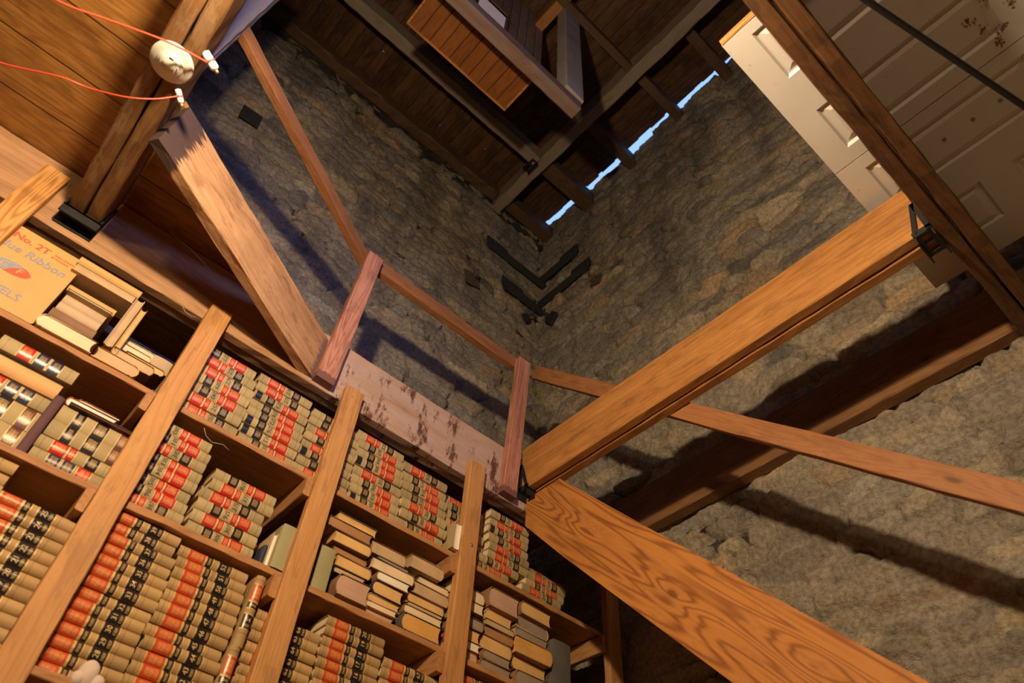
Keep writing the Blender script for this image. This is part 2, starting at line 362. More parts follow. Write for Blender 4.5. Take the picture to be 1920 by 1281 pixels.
def frame_for(A, B, up=(0, 0, 1)):
    A, B = Vector(A), Vector(B); X = (B - A).normalized(); U = Vector(up); Z = (U - X * U.dot(X)).normalized(); Y = Z.cross(X)
    m = Matrix(((X.x, Y.x, Z.x, A.x), (X.y, Y.y, Z.y, A.y), (X.z, Y.z, Z.z, A.z), (0, 0, 0, 1)))
    return m, (B - A).length
def timber(name, A, B, w, h, mat, up=(0, 0, 1), parent=None, **k):
    m, L = frame_for(A, B, up); mb = MB(); timber_mesh(mb, L, w, h, **k)
    o = mb.build(name, mat, parent)
    if parent is not None: m = parent.matrix_basis.inverted() @ m
    o.matrix_basis = m
    return o

# ------------------------------------------------------------------ the stone walls
rs = np.random.RandomState(5)
def vnoise(x, y, s, seed):
    r = np.random.RandomState(seed); g = r.rand(256, 256)
    x = x * s + 50; y = y * s + 50; xi = np.floor(x).astype(int); yi = np.floor(y).astype(int)
    fx = x - xi; fy = y - yi; fx = fx * fx * (3 - 2 * fx); fy = fy * fy * (3 - 2 * fy)
    a = g[xi % 256, yi % 256]; b = g[(xi + 1) % 256, yi % 256]; c = g[xi % 256, (yi + 1) % 256]; d = g[(xi + 1) % 256, (yi + 1) % 256]
    return (a * (1 - fx) + b * fx) * (1 - fy) + (c * (1 - fx) + d * fx) * fy - .5
def stone_wall(name, us, zs, place, seed, top=None):
    """us/zs: grid lines; place(u, z, h) -> xyz with h the outward relief"""
    r = np.random.RandomState(seed); U0, U1, Z0, Z1 = us[0], us[-1], zs[0], zs[-1]
    seeds = []; z = Z0 - .3
    while z < Z1 + .3:
        hh = r.uniform(.06, .15); u = U0 - .5 + r.uniform(0, .3)
        while u < U1 + .5:
            ll = r.uniform(.12, .46) * (1 if hh > .09 else .8)
            seeds.append((u + ll / 2, z + hh / 2 + r.uniform(-.02, .02), ll, hh)); u += ll
        z += hh
    sd = np.array(seeds); n = len(sd)
    offs = r.uniform(0, .05, n); tu = r.uniform(-.09, .09, n); tz = r.uniform(-.20, .35, n)
    pal = np.array([(.46, .36, .22), (.40, .32, .20), (.34, .28, .20), (.25, .215, .17), (.52, .41, .25), (.36, .32, .26), (.20, .17, .14), (.47, .32, .17)])
    cols = pal[r.randint(0, len(pal), n)] * r.uniform(1.05, 1.95, (n, 1)); smear = r.rand(n)
    nu, nz = len(us), len(zs); UU = np.array(us); H = np.zeros((nz, nu)); CO = np.zeros((nz, nu, 3))
    mortar = np.array((.57, .48, .37))
    for j, zz in enumerate(zs):
        k = np.where(abs(sd[:, 1] - zz) < .32)[0]; s = sd[k]
        Zw = np.full(nu, zz); wu = UU + .07 * vnoise(UU, Zw, 5, seed + 1) + .05 * vnoise(UU, Zw, 14, seed + 2)
        wz = Zw + .075 * vnoise(UU, Zw, 4, seed + 3) + .028 * vnoise(UU, Zw * 1.5, 16, seed + 4)
        du = wu[:, None] - s[None, :, 0]; dz = wz[:, None] - s[None, :, 1]
        asp = np.clip(1.35 * s[:, 2] / s[:, 3], 1.5, 5.5)
        d = np.sqrt((du / asp[None, :]) ** 2 + dz ** 2) - s[None, :, 3] * .18
        o = np.argsort(d, axis=1)[:, :2]; ar = np.arange(nu); d1 = d[ar, o[:, 0]]; d2 = d[ar, o[:, 1]]
        e = d2 - d1; i1 = k[o[:, 0]]
        body = np.clip(e / .022, 0, 1); body = body * body * (3 - 2 * body)
        crack = np.clip(1 - e / .013, 0, 1) * np.clip(vnoise(UU, Zw, 3.2, seed + 8) * 3.2 + .45, 0, 1)
        face = offs[i1] + tu[i1] * (wu - sd[i1, 0]) + tz[i1] * (wz - sd[i1, 1])
        m = np.clip(.38 + 1.6 * vnoise(UU, Zw, 2.3, seed + 5) + .7 * (smear[i1] - .5), 0, 1)  # mortar smeared over the stones
        lay = .017 + .02 * vnoise(UU, Zw, 9, seed + 6)
        st = body * face + (1 - body) * .012
        h = st * (1 - .62 * m) + lay * .62 * m
        h = h - .046 * crack + .020 * vnoise(UU, Zw * 1.6, 13, seed + 12) + .014 * vnoise(UU, Zw * 1.5, 28, seed + 7) + .008 * vnoise(UU, Zw, 60, seed + 9) + .03 * vnoise(UU, Zw, 1.1, seed + 10)
        H[j] = h
        mm = (np.clip(m * .62 + (1 - body) * .75, 0, 1))[:, None]
        CO[j] = (cols[i1] * (1 - mm) + mortar * mm) * (1 - .3 * crack[:, None])
    vs = []; 
    G = np.zeros((nz, nu, 3))
    for j, zz in enumerate(zs):
        z2 = np.full(nu, zz)
        if top is not None: z2 = np.minimum(z2, top(UU))
        G[j] = place(UU, z2, H[j])
    idx = np.arange(nz * nu).reshape(nz, nu)
    q = np.stack([idx[:-1, :-1], idx[:-1, 1:], idx[1:, 1:], idx[1:, :-1]], -1).reshape(-1, 4)
    me = bpy.data.meshes.new(name); me.vertices.add(nz * nu); me.vertices.foreach_set('co', G.reshape(-1))
    me.loops.add(q.size); me.loops.foreach_set('vertex_index', q.reshape(-1)); me.polygons.add(len(q))
    me.polygons.foreach_set('loop_start', np.arange(0, q.size, 4)); me.polygons.foreach_set('loop_total', np.full(len(q), 4))
    me.update(calc_edges=True); me.polygons.foreach_set('use_smooth', np.ones(len(q), bool))
    ca = me.color_attributes.new('stone', 'FLOAT_COLOR', 'POINT')
    ca.data.foreach_set('color', np.concatenate([CO.reshape(-1, 3), np.ones((nz * nu, 1))], 1).reshape(-1))
    me.materials.append(STONE); me.validate()
    return struct(link(name, me))
def lines(a, b, c, d, fine, coarse):
    """grid lines from a to d, fine between b and c"""
    out = list(np.arange(a, b, coarse)) if b > a else []
    out += list(np.arange(b, c, fine)) + (list(np.arange(c, d, coarse)) if d > c else [])
    return np.array(out + [d])
XB, YA = 2.74, 3.05
ROOF = 6.72
toA = lambda u: np.full_like(u, 6.42) + .10 * vnoise(u, u * 0 + 2, 3, 77) + .05 * vnoise(u, u * 0 + 2, 12, 78)
toB = lambda u: np.full_like(u, 6.70) + .06 * vnoise(u, u * 0 + 5, 3.4, 79) + .035 * vnoise(u, u * 0 + 5, 15, 80)
stone_wall('wall_back', lines(-3.0, -.8, 2.75, 2.80, .0125, .05), lines(FZ, 2.5, 6.45, 6.6, .0125, .05), lambda u, z, h: np.stack([u, YA + .02 - h, z], -1), 11, toA)
stone_wall('wall_right', lines(-2.65, -.2, 3.08, 3.10, .0125, .05), lines(FZ, .9, 6.72, 6.75, .0125, .05), lambda u, z, h: np.stack([XB + .02 - h, u, z], -1), 23, toB)
# thickness behind the two walls, and the two plain walls out of the frame
mb = MB(); mb.box(-3.1, 3.2, YA + .04, YA + .5, FZ, 6.3); struct(mb.build('wall_back_core', STONE)).name = 'wall_back.001'
mb = MB(); mb.box(XB + .05, XB + .5, -2.7, YA + .04, FZ, 6.5); struct(mb.build('wall_right_core', STONE)).name = 'wall_right.001'
mb = MB(); mb.box(-3.4, -3.0, -2.7, YA + .5, FZ, ROOF); struct(mb.build('wall_left', STONE))
mb = MB(); mb.box(-3.4, .2, -3.0, -2.65, FZ, ROOF); mb.box(1.6, 3.2, -3.0, -2.65, FZ, ROOF); mb.box(.2, 1.6, -3.0, -2.65, FZ, 3.1); mb.box(.2, 1.6, -3.0, -2.65, 4.7, ROOF); struct(mb.build('wall_front', STONE))
fr = MB()
for a in ((.2, .27, 3.1, 4.7), (1.53, 1.6, 3.1, 4.7), (.27, 1.53, 3.1, 3.17), (.27, 1.53, 4.63, 4.7), (.87, .93, 3.17, 4.63)): fr.box(a[0], a[1], -2.9, -2.84, a[2], a[3])
struct(fr.build('window_1', W['dusty']))
mb = MB(); mb.box(-3.4, 3.2, -3.0, 3.5, FZ - .1, FZ); struct(mb.build('floor', PM['ground']))

# ------------------------------------------------------------------ boarding: upper floor seen from below, and the roof deck
DK = 2.56
def deck(name, y0, y1, x0, x1, z, mat, poly=None):
    mb = MB()
    if poly: mb.prism(poly, z, z + .028, 2)
    else:
        y = y0
        while y < y1 - .01:
            yy = min(y + .235, y1); mb.box(x0, x1, y + .0012, yy - .0012, z + random.uniform(0, .0015), z + .028); y = yy
    return struct(mb.build(name, mat))
deck('ceiling', -2.63, 2.30, -2.98, -.375, DK, PM['deck'])
deck('ceiling.001', 2.335, 3.0, -2.98, 2.6, DK, PM['deck'])
deck('ceiling.002', 0, 0, 0, 0, DK, PM['deck'], [(-.375, 1.70), (-.33, 1.70), (.67, 2.312), (-.375, 2.312)])
deck('ceiling.003', -2.63, .05, -.375, 1.0, DK + .06, PM['deck'])
# roof deck: planks along Y, open to the sky along the right wall
mb = MB(); x = -3.3; rr = random.Random(3)
while x < 2.56:
    x1_ = x + .105 - (.004 if abs(x - 2.475) < .05 else 0)
    zq = ROOF + rr.uniform(0, .003); hole = [h for h in ((1.17, 2.90), (1.66, 2.78), (.34, 2.70)) if x < h[0] < x1_ - .01]
    if hole:
        hx, hy = hole[0]; mb.box(x, x1_, -2.95, hy, zq, ROOF + .025); mb.box(x, x1_, hy + .012, 3.2, zq, ROOF + .025); mb.box(x, hx, hy, hy + .012, zq, ROOF + .025); mb.box(hx + .010, x1_, hy, hy + .012, zq, ROOF + .025)
    else: mb.box(x, x1_, -2.95, 3.2, zq, ROOF + .025)
    x += .105
y = -2.95       # ragged last board
while y < 3.2:
    yy = min(3.2, y + rr.uniform(.05, .22)); mb.box(x, 2.700 + rr.uniform(-.012, .008), y, yy, ROOF + .001, ROOF + .025); y = yy
struct(mb.build('ceiling.004', PM['roof']))
mb = MB(); mb.box(-3.3, 2.9, YA - .0, YA + .6, 6.30, 6.8); struct(mb.build('wall_back_top', STONE)).name = 'wall_back.002'

# ------------------------------------------------------------------ the framing of the well
def double(name, label, A, B, w, h, mat, gap=.008, group=None, **k):
    """a joist of two plies side by side"""
    A, B = Vector(A), Vector(B); t = thing(name, label, 'beam', A, group)
    d = (B - A).normalized(); side = Vector((0, 0, 1)).cross(d).normalized(); pw = (w - gap) / 2
    for s in (-1, 1):
        o = side * s * (pw + gap) / 2
        timber('ply', A + o, B + o, pw, h - (.006 if s > 0 else 0), mat, parent=t, seed=s + 3, **k)
    return t
double('header_beam', 'long weathered header beam over the bookcase, stained with dark drips', (-1.6, 2.335, 2.393), (2.70, 2.335, 2.393), .09, .325, W['pink'], .004, ch=.003)
double('floor_joist', 'dark double joist at upper left carrying the round smoke detector', (-.375, -2.2, 2.44), (-.375, 2.285, 2.44), .125, .25, W['box'], .008, ch=.006, jit=.002)
double('floor_joist', 'orange double joist crossing the middle of the opening to the dark trimmer', (2.005, .075, 2.475), (2.005, 2.285, 2.475), .10, .29, W['fir'], .007, ch=.004)
double('trimmer_beam', 'dark double beam at upper right running in front of the white doors', (-.30, .01, 2.465), (2.72, .01, 2.465), .115, .30, W['under'], .008, ch=.005, jit=.002)
tag(timber('wall_ledger', (2.70, -.9, 2.49), (2.70, 2.28, 2.49), .075, .27, W['dark'], ch=.005, jit=.002), 'dark heavy beam lying along the right stone wall', 'beam')
tag(timber('diagonal_joist', (-.295, 1.695, 2.385), (.70, 2.303, 2.385), .045, .27, W['rough'], ch=.003, jit=.002, wav=.0022), 'rough pale diagonal joist with scorched ends left of the stair rail', 'beam')
# stair stringer: a wide plank falling along the right side of the well
mb = MB()
def st_top(y): return 2.26 + 1.046 * (y - 2.0)
pr = [(2.285, 2.305), (2.285, 2.14), (2.0, st_top(2.0) - .43), (1.25, st_top(1.25) - .43), (.6, st_top(.6) - .43), (-1.65, st_top(-1.65) - .43), (-1.65, st_top(-1.65)), (.6, st_top(.6)), (1.25, st_top(1.25)), (2.04, 2.305)]
d = Vector((0, -1, -1.046)).normalized(); base = Vector((2.0, 2.285, 2.30))
mm, _ = frame_for(base, base + d, (0, 1, -1) if False else (0, -1.046, 1))
inv = mm.inverted()
pv = [inv @ Vector((2.0, y, z)) for y, z in pr] + [inv @ Vector((2.045, y, z)) for y, z in pr]
n = len(pr)
mb.add(pv, [(i, (i + 1) % n, n + (i + 1) % n, n + i) for i in range(n)] + [tuple(reversed(range(n))), tuple(n + i for i in range(n))])
o = mb.build('stair_stringer', W['fir2']); o.matrix_basis = mm
tag(o, 'wide orange plank sloping down to the lower right corner', 'stair stringer')
# posts and rails
def post(label, A, B, w=.09, d=.045, mat='red'):
    return tag(timber('rail_post', A, B, w, d, W[mat], up=(0, -1, 0), ch=.003, seed=int(A[0] * 10)), label, 'post', 'rail posts')
post('short reddish post in the middle, nailed to the header beam', (.755, 2.2675, 2.245), (.785, 2.2675, 3.27))
post('reddish post standing at the corner beside the orange double joist', (1.855, 2.2675, 2.235), (1.905, 2.2675, 3.29))
t = thing('rail_post', 'bluish grey post at the top left edge of the photo', 'post', (-.39, 1.64, 2.30))
timber('stud', (-.39, 1.625, 2.57), (-.39, 1.625, 4.3), .10, .045, W['dusty'], up=(0, -1, 0), parent=t)
timber('stud', (-.375, 1.665, 2.57), (-.375, 1.665, 4.3), .07, .034, W['dusty'], up=(0, -1, 0), parent=t)
def rail(label, A, B, w, h, mat='rail', up=(0, 0, 1)):
    return tag(timber('stair_rail', A, B, w, h, W[mat], up=up, ch=.003, seed=int(B[0] * 10)), label, 'rail')
rail('diagonal rail rising to the bluish post, over the rough diagonal joist', (-.35, 1.665, 3.245), (.745, 2.31, 3.255), .042, .088)
rail('level rail between the two reddish posts', (.79, 2.315, 3.275), (1.87, 2.315, 3.275), .045, .088)
rail('long sloping rail descending to the right edge across the stone wall', (2.026, 2.285, 3.294), (2.165, -.35, .685), .038, .088, up=(0, -1, 1))

# joist hangers (forged stirrups)
def hanger(label, loc, w, axis='y', sgn=1):
    """stirrup under a joist end: two side straps, back ears and a seat with square holes. opening faces -y"""
    mb = MB(); t = .006; D = .07; H = .17; W2 = w / 2 + .004
    for s in (-1, 1):
        # triangular side strap with an open middle
        x0, x1 = (s * W2, s * (W2 + t)) if s > 0 else (-W2 - t, -W2)
        mb.prism([(-D, -.004), (0, -.004), (0, .018), (-D, .018)], x0, x1, 0)
        mb.prism([(-.018, .0), (0, .0), (0, H), (-.018, H)], x0, x1, 0)
        mb.prism([(-D, .0), (-D + .020, .0), (-.002, H), (-.020, H)], x0, x1, 0)
    for y0, y1 in ((-D, -D + .019), (-.019, 0)): mb.box(-W2 - t, W2 + t, y0, y1, -.012, -.004)
    for x0, x1 in ((-W2 - t, -W2 + .012), (W2 - .012, W2 + t), (-.0, .001)): mb.box(x0, x1, -D, 0, -.0115, -.0045)
    mb.box(-W2 - t, W2 + t, -D, -D + .006, -.05, -.004); mb.box(-W2 - t, W2 + t, -.006, 0, -.05, -.004)
    o = mb.build('joist_hanger', IRON); o.location = loc
    if axis == 'y-': o.rotation_euler = (0, 0, math.pi)
    if axis == 'x': o.rotation_euler = (0, 0, -math.pi / 2)
    return tag(o, label, 'joist hanger', 'joist hangers')
hanger('black iron hanger under the dark joist at left, on the header beam', (-.375, 2.288, 2.311), .125)
hanger('black iron hanger under the orange joist where it meets the header beam', (2.005, 2.288, 2.327), .10)
hanger('black iron hanger at the right end of the orange joist, on the trimmer', (2.005, .0685, 2.327), .10, 'y-')
hanger('small black iron hanger high up under the roof timber', (2.02, 2.44, 6.318), .12, 'x')

# ------------------------------------------------------------------ old panelled doors laid across the trimmer
def panel_door(label, x0, x1, y0, y1, z, panels, knobs=()):
    t = thing('panel_door', label, 'door', (x0, y1, z), 'white doors laid overhead')
    th = .035; xs = sorted({x0, x1} | {p[0] for p in panels} | {p[1] for p in panels}); ys = sorted({y0, y1} | {q for p in panels for q in p[2:]})
    mb = MB()
    L = lambda v: (v[0] - x0, v[1] - y1, v[2] - z)
    for i in range(len(xs) - 1):
        for j in range(len(ys) - 1):
            cx, cy = (xs[i] + xs[i + 1]) / 2, (ys[j] + ys[j + 1]) / 2
            inside = any(p[0] < cx < p[1] and p[2] < cy < p[3] for p in panels)
            za = z + (.012 if inside else 0)
            mb.add([L(v) for v in ((xs[i], ys[j], z + .0125 if inside else z), (xs[i], ys[j + 1], z + .0125 if inside else z), (xs[i + 1], ys[j + 1], z + .0125 if inside else z), (xs[i + 1], ys[j], z + .0125 if inside else z))], [(0, 1, 2, 3)]) if not inside else None
    mb.add([L(v) for v in ((x0, y0, z), (x1, y0, z), (x1, y1, z), (x0, y1, z), (x0, y0, z + th), (x1, y0, z + th), (x1, y1, z + th), (x0, y1, z + th))], [(4, 5, 6, 7), (0, 1, 5, 4), (1, 2, 6, 5), (2, 3, 7, 6), (3, 0, 4, 7)])
    mb.build('slab', DOORP, t)
    for a, b, c, dd in panels:
        pm = MB(); rings = [(0, 0), (.010, .010), (.018, .010), (.040, .001), (.045, .001)]
        vs = []
        for ins, dz in rings:
            i2 = min(ins, (b - a) / 2 - .004, (dd - c) / 2 - .004)
            vs += [L(v) for v in ((a + i2, c + i2, z + dz), (b - i2, c + i2, z + dz), (b - i2, dd - i2, z + dz), (a + i2, dd - i2, z + dz))]
        fs = [(k * 4 + q, k * 4 + 4 + q, k * 4 + 4 + (q + 1) % 4, k * 4 + (q + 1) % 4) for k in range(len(rings) - 1) for q in range(4)] + [(16, 19, 18, 17)]
        pm.add(vs, fs); pm.build('raised_panel', DOORP, t)
    for kx, ky in knobs:
        km = MB(); km.lathe([(0, -.0015), (.008, -.0015), (.008, 0.001)], 12); o = km.build('bolt_hole', K['olive'], t); o.location = (kx - x0, ky - y1, 0)
    return t
DZ = 2.66
panel_door('long white panelled door overhead, farther left of the two', 1.02, 1.74, -1.81, .22, DZ, [(1.06, 1.285, -.48, .125), (1.46, 1.675, -.48, .125), (1.06, 1.285, -1.2, -.62), (1.46, 1.675, -1.2, -.62)])
panel_door('white panelled door overhead with three dark bolt holes, beside the right stone wall', 1.745, 2.54, -1.81, .22, DZ, [(1.80, 2.02, -.48, .125), (2.17, 2.39, -.15, .06), (2.17, 2.39, -1.0, -.27), (1.80, 2.02, -1.2, -.62)], [(1.905, -.14), (1.905, -.25), (1.905, -.35)])
# the raw sawn edge strip on the far end of the first door
tag(timber('edge_strip', (1.012, -1.8, DZ + .018), (1.012, .218, DZ + .018), .014, .034, W['cathedral']), 'thin raw wooden edge strip along the left end of the white door', 'strip')
# thin black conduit
mb = MB(); mb.tube([(.50, -.03, 2.28), (1.07, -.175, 2.28), (1.72, -.345, 2.28), (2.70, -.60, 2.28)], .010, 10)
tag(mb.build('conduit', IRON), 'thin black pipe crossing under the white doors at upper right', 'pipe')
# mud daub stains on the door
mb = MB(); r0 = random.Random(9)
for cx, cy in ((1.62, -.42), (1.66, -.47), (1.60, -.52), (1.56, -.40), (1.70, -.44), (1.52, -.47)):
    for _ in range(26):
        a = r0.uniform(0, 6.3); rr_ = r0.uniform(0, .022); x, y = cx + rr_ * math.cos(a), cy + rr_ * math.sin(a)
        q = r0.uniform(.001, .0035); mb.lathe([(0, -q), (q, -q * .6), (q * 1.3, .0005)], 6, Matrix.Translation((x, y, DZ)))
mudo = tag(mb.build('mud_daub', plain('dry_mud', (.20, .12, .05), .9)), 'brown crusty mud nest remains on the white door beside the pipe', 'wasp nest'); mudo['kind'] = 'stuff'

# ------------------------------------------------------------------ roof framing
tag(timber('roof_beam', (2.07, -2.6, 6.45), (2.07, 3.04, 6.45), .11, .23, W['roof'], ch=.008, jit=.003, wav=.002), 'long pale timber running under the roof parallel to the right wall', 'beam')
tag(timber('purlin', (-2.9, 2.375, 6.41), (2.01, 2.375, 6.41), .11, .20, W['roof'], ch=.008, jit=.003, wav=.002), 'pale purlin high under the roof ending in a small iron hanger', 'beam')
for i, (y, w_, z_) in enumerate(((2.96, .11, 6.49), (2.40, .15, 6.50), (1.81, .09, 6.52), (1.20, .08, 6.54), (.66, .09, 6.54))):
    tag(timber('stub_rafter', (2.13, y, z_), (2.76, y, z_), w_, .17, W['stub'], ch=.006, jit=.003),
        'dark roof joist on the right wall, ' + ['in the corner of the two walls', 'thickest, next to the corner', 'third from the corner', 'fourth from the corner', 'last one beside the white door'][i], 'rafter', 'short roof joists on the right wall')
tag(timber('wall_plate', (-2.9, 2.99, 6.50), (2.0, 2.99, 6.50), .11, .16, W['stub'], ch=.012, jit=.006, wav=.006), 'dark rough plate on top of the left stone wall', 'beam')
tag(timber('cross_beam', (-1.0, 1.285, 4.61), (1.40, 1.285, 4.61), .09, .12, W['brownfir'], ch=.006), 'orange beam hanging below the roof along the boarded panel', 'beam')
tag(timber('roof_post', (1.33, 1.27, 4.67), (1.33, 1.27, 6.45), .17, .10, W['dusty'], up=(0, -1, 0), ch=.008, wav=.002), 'grey upright post rising from the end of the orange beam to the roof', 'post')
tag(timber('roof_joist', (1.10, 1.20, 6.45), (2.02, 1.20, 6.45), .07, .10, W['stub'], ch=.006), 'dark short joist meeting the pale roof timber near the grey post', 'beam')
tag(timber('roof_joist', (1.20, .60, 6.47), (1.20, 1.50, 6.47), .09, .10, W['fir'], ch=.006), 'short orange joist left of the top of the grey post', 'beam')
# boarded panel, seen from below, with a narrow moulding
t = thing('beadboard_panel', 'bright orange boarded panel hanging under the dark roof', 'panel', (.27, 1.345, 4.93))
mb = MB(); mb.box(0, .845, 0, .365, .0, .02); mb.build('boards', PM['bead'], t)
mb = MB()
for a in ((-.015, .86, .365, .38), (.845, .86, 0, .365), (-.015, 0, 0, .365)): mb.box(a[0], a[1], a[2], a[3], -.010, .03)
mb.build('moulding', W['fir2'], t)
for px in (.04, .81):
    mb = MB(); mb.box(px - .02, px + .02, .30, .34, .02, ROOF - 4.93); mb.build('hanger_strut', W['stub'], t)
# boarded hatch wall with a small bright window
t = thing('boarded_hatch', 'purple-lit boarded wall of a hatch beside the grey post, with a small window', 'hatch', (.45, 1.50, 5.40))
mb = MB(); mb.box(0, .15, 0, .03, 0, 1.31); mb.box(.42, .80, 0, .03, 0, 1.31); mb.box(.15, .42, 0, .03, 0, .15); mb.box(.15, .42, 0, .03, .56, 1.31); mb.build('boards', PM['sheath'], t)
gp = plain('dusty_pane', (.50, .38, .34), .6, var=.5, scale=14)
gt = gp.node_tree; gb = gt.nodes['Principled BSDF']; gb.inputs['Emission Color'].default_value = (.50, .36, .42, 1); gb.inputs['Emission Strength'].default_value = .28
mb = MB(); mb.box(.15, .42, .012, .018, .15, .56); mb.build('lit_pane', gp, t)
mb = MB()
for a in ((.13, .44, .13, .15), (.13, .44, .56, .58), (.13, .15, .15, .56), (.42, .44, .15, .56)): mb.box(a[0], a[1], -.015, .035, a[2], a[3])
mb.build('window_frame', W['stub'], t)

# ------------------------------------------------------------------ iron straps and anchor plates on the stone
def strap(label, zA, x0, zB, y0, ridge):
    mb = MB()
    # angle iron wrapping the corner: a leg on each wall, each an L section
    for (a, b, cc, dd) in ((x0, XB, YA - .035, YA - .025),):
        mb.box(x0, XB - .03, YA - .045, YA - .033, zA - .055, zA + .055); mb.box(x0 + .04, XB - .03, YA - .095, YA - .045, zA - .055, zA - .043)
        mb.box(x0 - .03, x0 + .22, YA - .06, YA - .045, zA - .03, zA + .075)
    mb.box(XB - .045, XB - .033, y0, YA - .033, zB - .055, zB + .055); mb.box(XB - .095, XB - .045, y0 + .03, YA - .045, zB - .055, zB - .043)
    mb.box(XB - .06, XB - .045, y0 - .03, y0 + .2, zB - .03, zB + .075)
    return tag(mb.build('corner_strap', IRON2), label, 'iron strap', 'iron corner straps')
strap('upper black iron strap folded into the corner of the stone walls', 5.63, 2.02, 5.70, 2.54, .01)
strap('lower black iron strap folded into the corner of the stone walls', 5.20, 2.24, 5.32, 2.40, .01)
def anchor(label, p, wall, s=.07, rot=0, bolt=True, mat=RUST):
    t = thing('anchor_plate', label, 'anchor plate', p, 'anchor plates on the stone walls')
    mb = MB(); q = [(s * math.cos(a), s * math.sin(a)) for a in (rot + math.pi / 4 + i * math.pi / 2 for i in range(4))]
    if wall == 'A': mb.prism(q, -.05, -.036, 1)
    else: mb.prism(q, -.05, -.036, 0)
    mb.build('plate', mat, t)
    if bolt:
        b = MB()
        if wall == 'A': b.tube([(0, -.03, 0), (0, -.14, 0)], .012, 8); b.box(-.02, .02, -.075, -.05, -.02, .02); b.box(-.006, .006, -.13, -.12, -.05, .05)
        else: b.tube([(-.03, 0, 0), (-.14, 0, 0)], .012, 8); b.box(-.075, -.05, -.02, .02, -.02, .02); b.box(-.13, -.12, -.006, .006, -.05, .05)
        b.build('bolt', mat, t)
    return t
anchor('square rusty plate with bolt left of the lower corner strap', (1.90, YA, 4.93), 'A', .105, .25)
anchor('pale plate and hook just left of the corner below the straps', (2.53, YA, 4.95), 'A', .06, .8, mat=IRON2)
anchor('black square plate with bolt just right of the corner', (XB, 2.86, 4.97), 'B', .085, .9, mat=IRON2)
anchor('rusty plate and hook on the right wall beside the lower strap', (XB, 2.32, 5.0), 'B', .075, .3)
anchor('dark flat square plate on the shaded left wall behind the rails', (-.19, YA, 4.89), 'A', .105, .1, False, IRON2)

# ------------------------------------------------------------------ smoke detector, insulators, red wires
t = thing('smoke_detector', 'round ivory smoke detector under the dark joist at upper left', 'smoke detector', (-.372, 1.435, 2.314))
FL = Matrix.Rotation(math.pi, 4, 'X')
mb = MB(); mb.lathe([(.001, .002), (.066, .002), (.070, .004), (.070, .009), (.066, .013), (.052, .015), (.047, .018), (.001, .018)], 48, FL); mb.build('base', PLASTIC, t)
mb = MB(); mb.lathe([(.001, .0182), (.043, .0182), (.043, .024), (.040, .026), (.033, .028), (.031, .031), (.028, .034), (.001, .034)], 48, FL ); mb.build('dome', PLASTIC, t)
mb = MB(); mb.lathe([(.001, .0345), (.022, .0345), (.022, .0355), (.001, .036)], 32, FL); mb.build('cap', GREYP, t)
mb = MB(); mb.box(.026, .029, -.008, .006, -.0352, -.031); mb.box(-.008, .006, -.029, -.0265, -.0352, -.031); mb.build('slot', K['ink'], t)
mb = MB(); mb.lathe([(.001, .017), (.003, .019), (.001, .0205)], 8, FL @ Matrix.Translation((.048, .010, -.0))); mb.build('red_light', K['lred'], t)
def insulator(label, p, d, L=.05, r=.013):
    t = thing('knob_insulator', label, 'insulator', p, 'ceramic insulators')
    m, _ = frame_for((0, 0, 0), d, (0, 0, 1)); rot = m @ Matrix.Rotation(math.pi / 2, 4, 'Y')
    mb = MB(); mb.lathe([(.001, 0), (r, 0), (r, L * .42), (r * .72, L * .46), (r * .72, L * .58), (r, L * .62), (r, L * .9), (r * .7, L), (.001, L)], 20, rot); mb.build('knob', CERAMIC, t)
    mb = MB(); mb.lathe([(.001, L), (.006, L), (.006, L + .012), (.001, L + .014)], 10, rot); mb.build('nail_head', BRASS, t)
    mb = MB()
    pts = []
    for i in range(40):
        a = i / 39 * 4 * math.pi; pts.append(rot @ Vector((r * .95 * math.cos(a), r * .95 * math.sin(a), L * (.5 + .06 * i / 39))))
    mb.tube(pts, .0022, 6); mb.build('wire_wrap', REDW, t)
insulator('white ceramic insulator wound with red wire, right of the smoke detector', (-.308, 1.345, 2.335), (1, .25, -.45), .06, .014)
insulator('small white insulator wound with red wire, below the smoke detector', (-.318, 1.51, 2.312), (.7, .45, -.5), .045, .010)
def wire(label, pts, r=.0026):
    P = [Vector(p) for p in pts]; out = []
    for i in range(len(P) - 1):
        p0, p1, p2, p3 = P[max(i - 1, 0)], P[i], P[i + 1], P[min(i + 2, len(P) - 1)]
        for k in range(8):
            s = k / 8; out.append(.5 * ((2 * p1) + (p2 - p0) * s + (2 * p0 - 5 * p1 + 4 * p2 - p3) * s * s + (3 * p1 - p0 - 3 * p2 + p3) * s ** 3))
    out.append(P[-1]); mb = MB(); mb.tube(out, r, 8)
    return tag(mb.build('red_wire', REDW), label, 'wire')
wire('upper red wire running to the insulator past the smoke detector', [(-1.1, 1.52, 2.25), (-.86, 1.47, 2.23), (-.69, 1.44, 2.21), (-.56, 1.40, 2.23), (-.40, 1.345, 2.245), (-.285, 1.35, 2.30)], .0034)
wire('lower red wire sagging to the small insulator', [(-1.1, 1.83, 2.24), (-.86, 1.77, 2.2), (-.76, 1.75, 2.2), (-.60, 1.655, 2.19), (-.52, 1.64, 2.21), (-.42, 1.58, 2.20), (-.35, 1.545, 2.24), (-.30, 1.515, 2.30)], .0026)

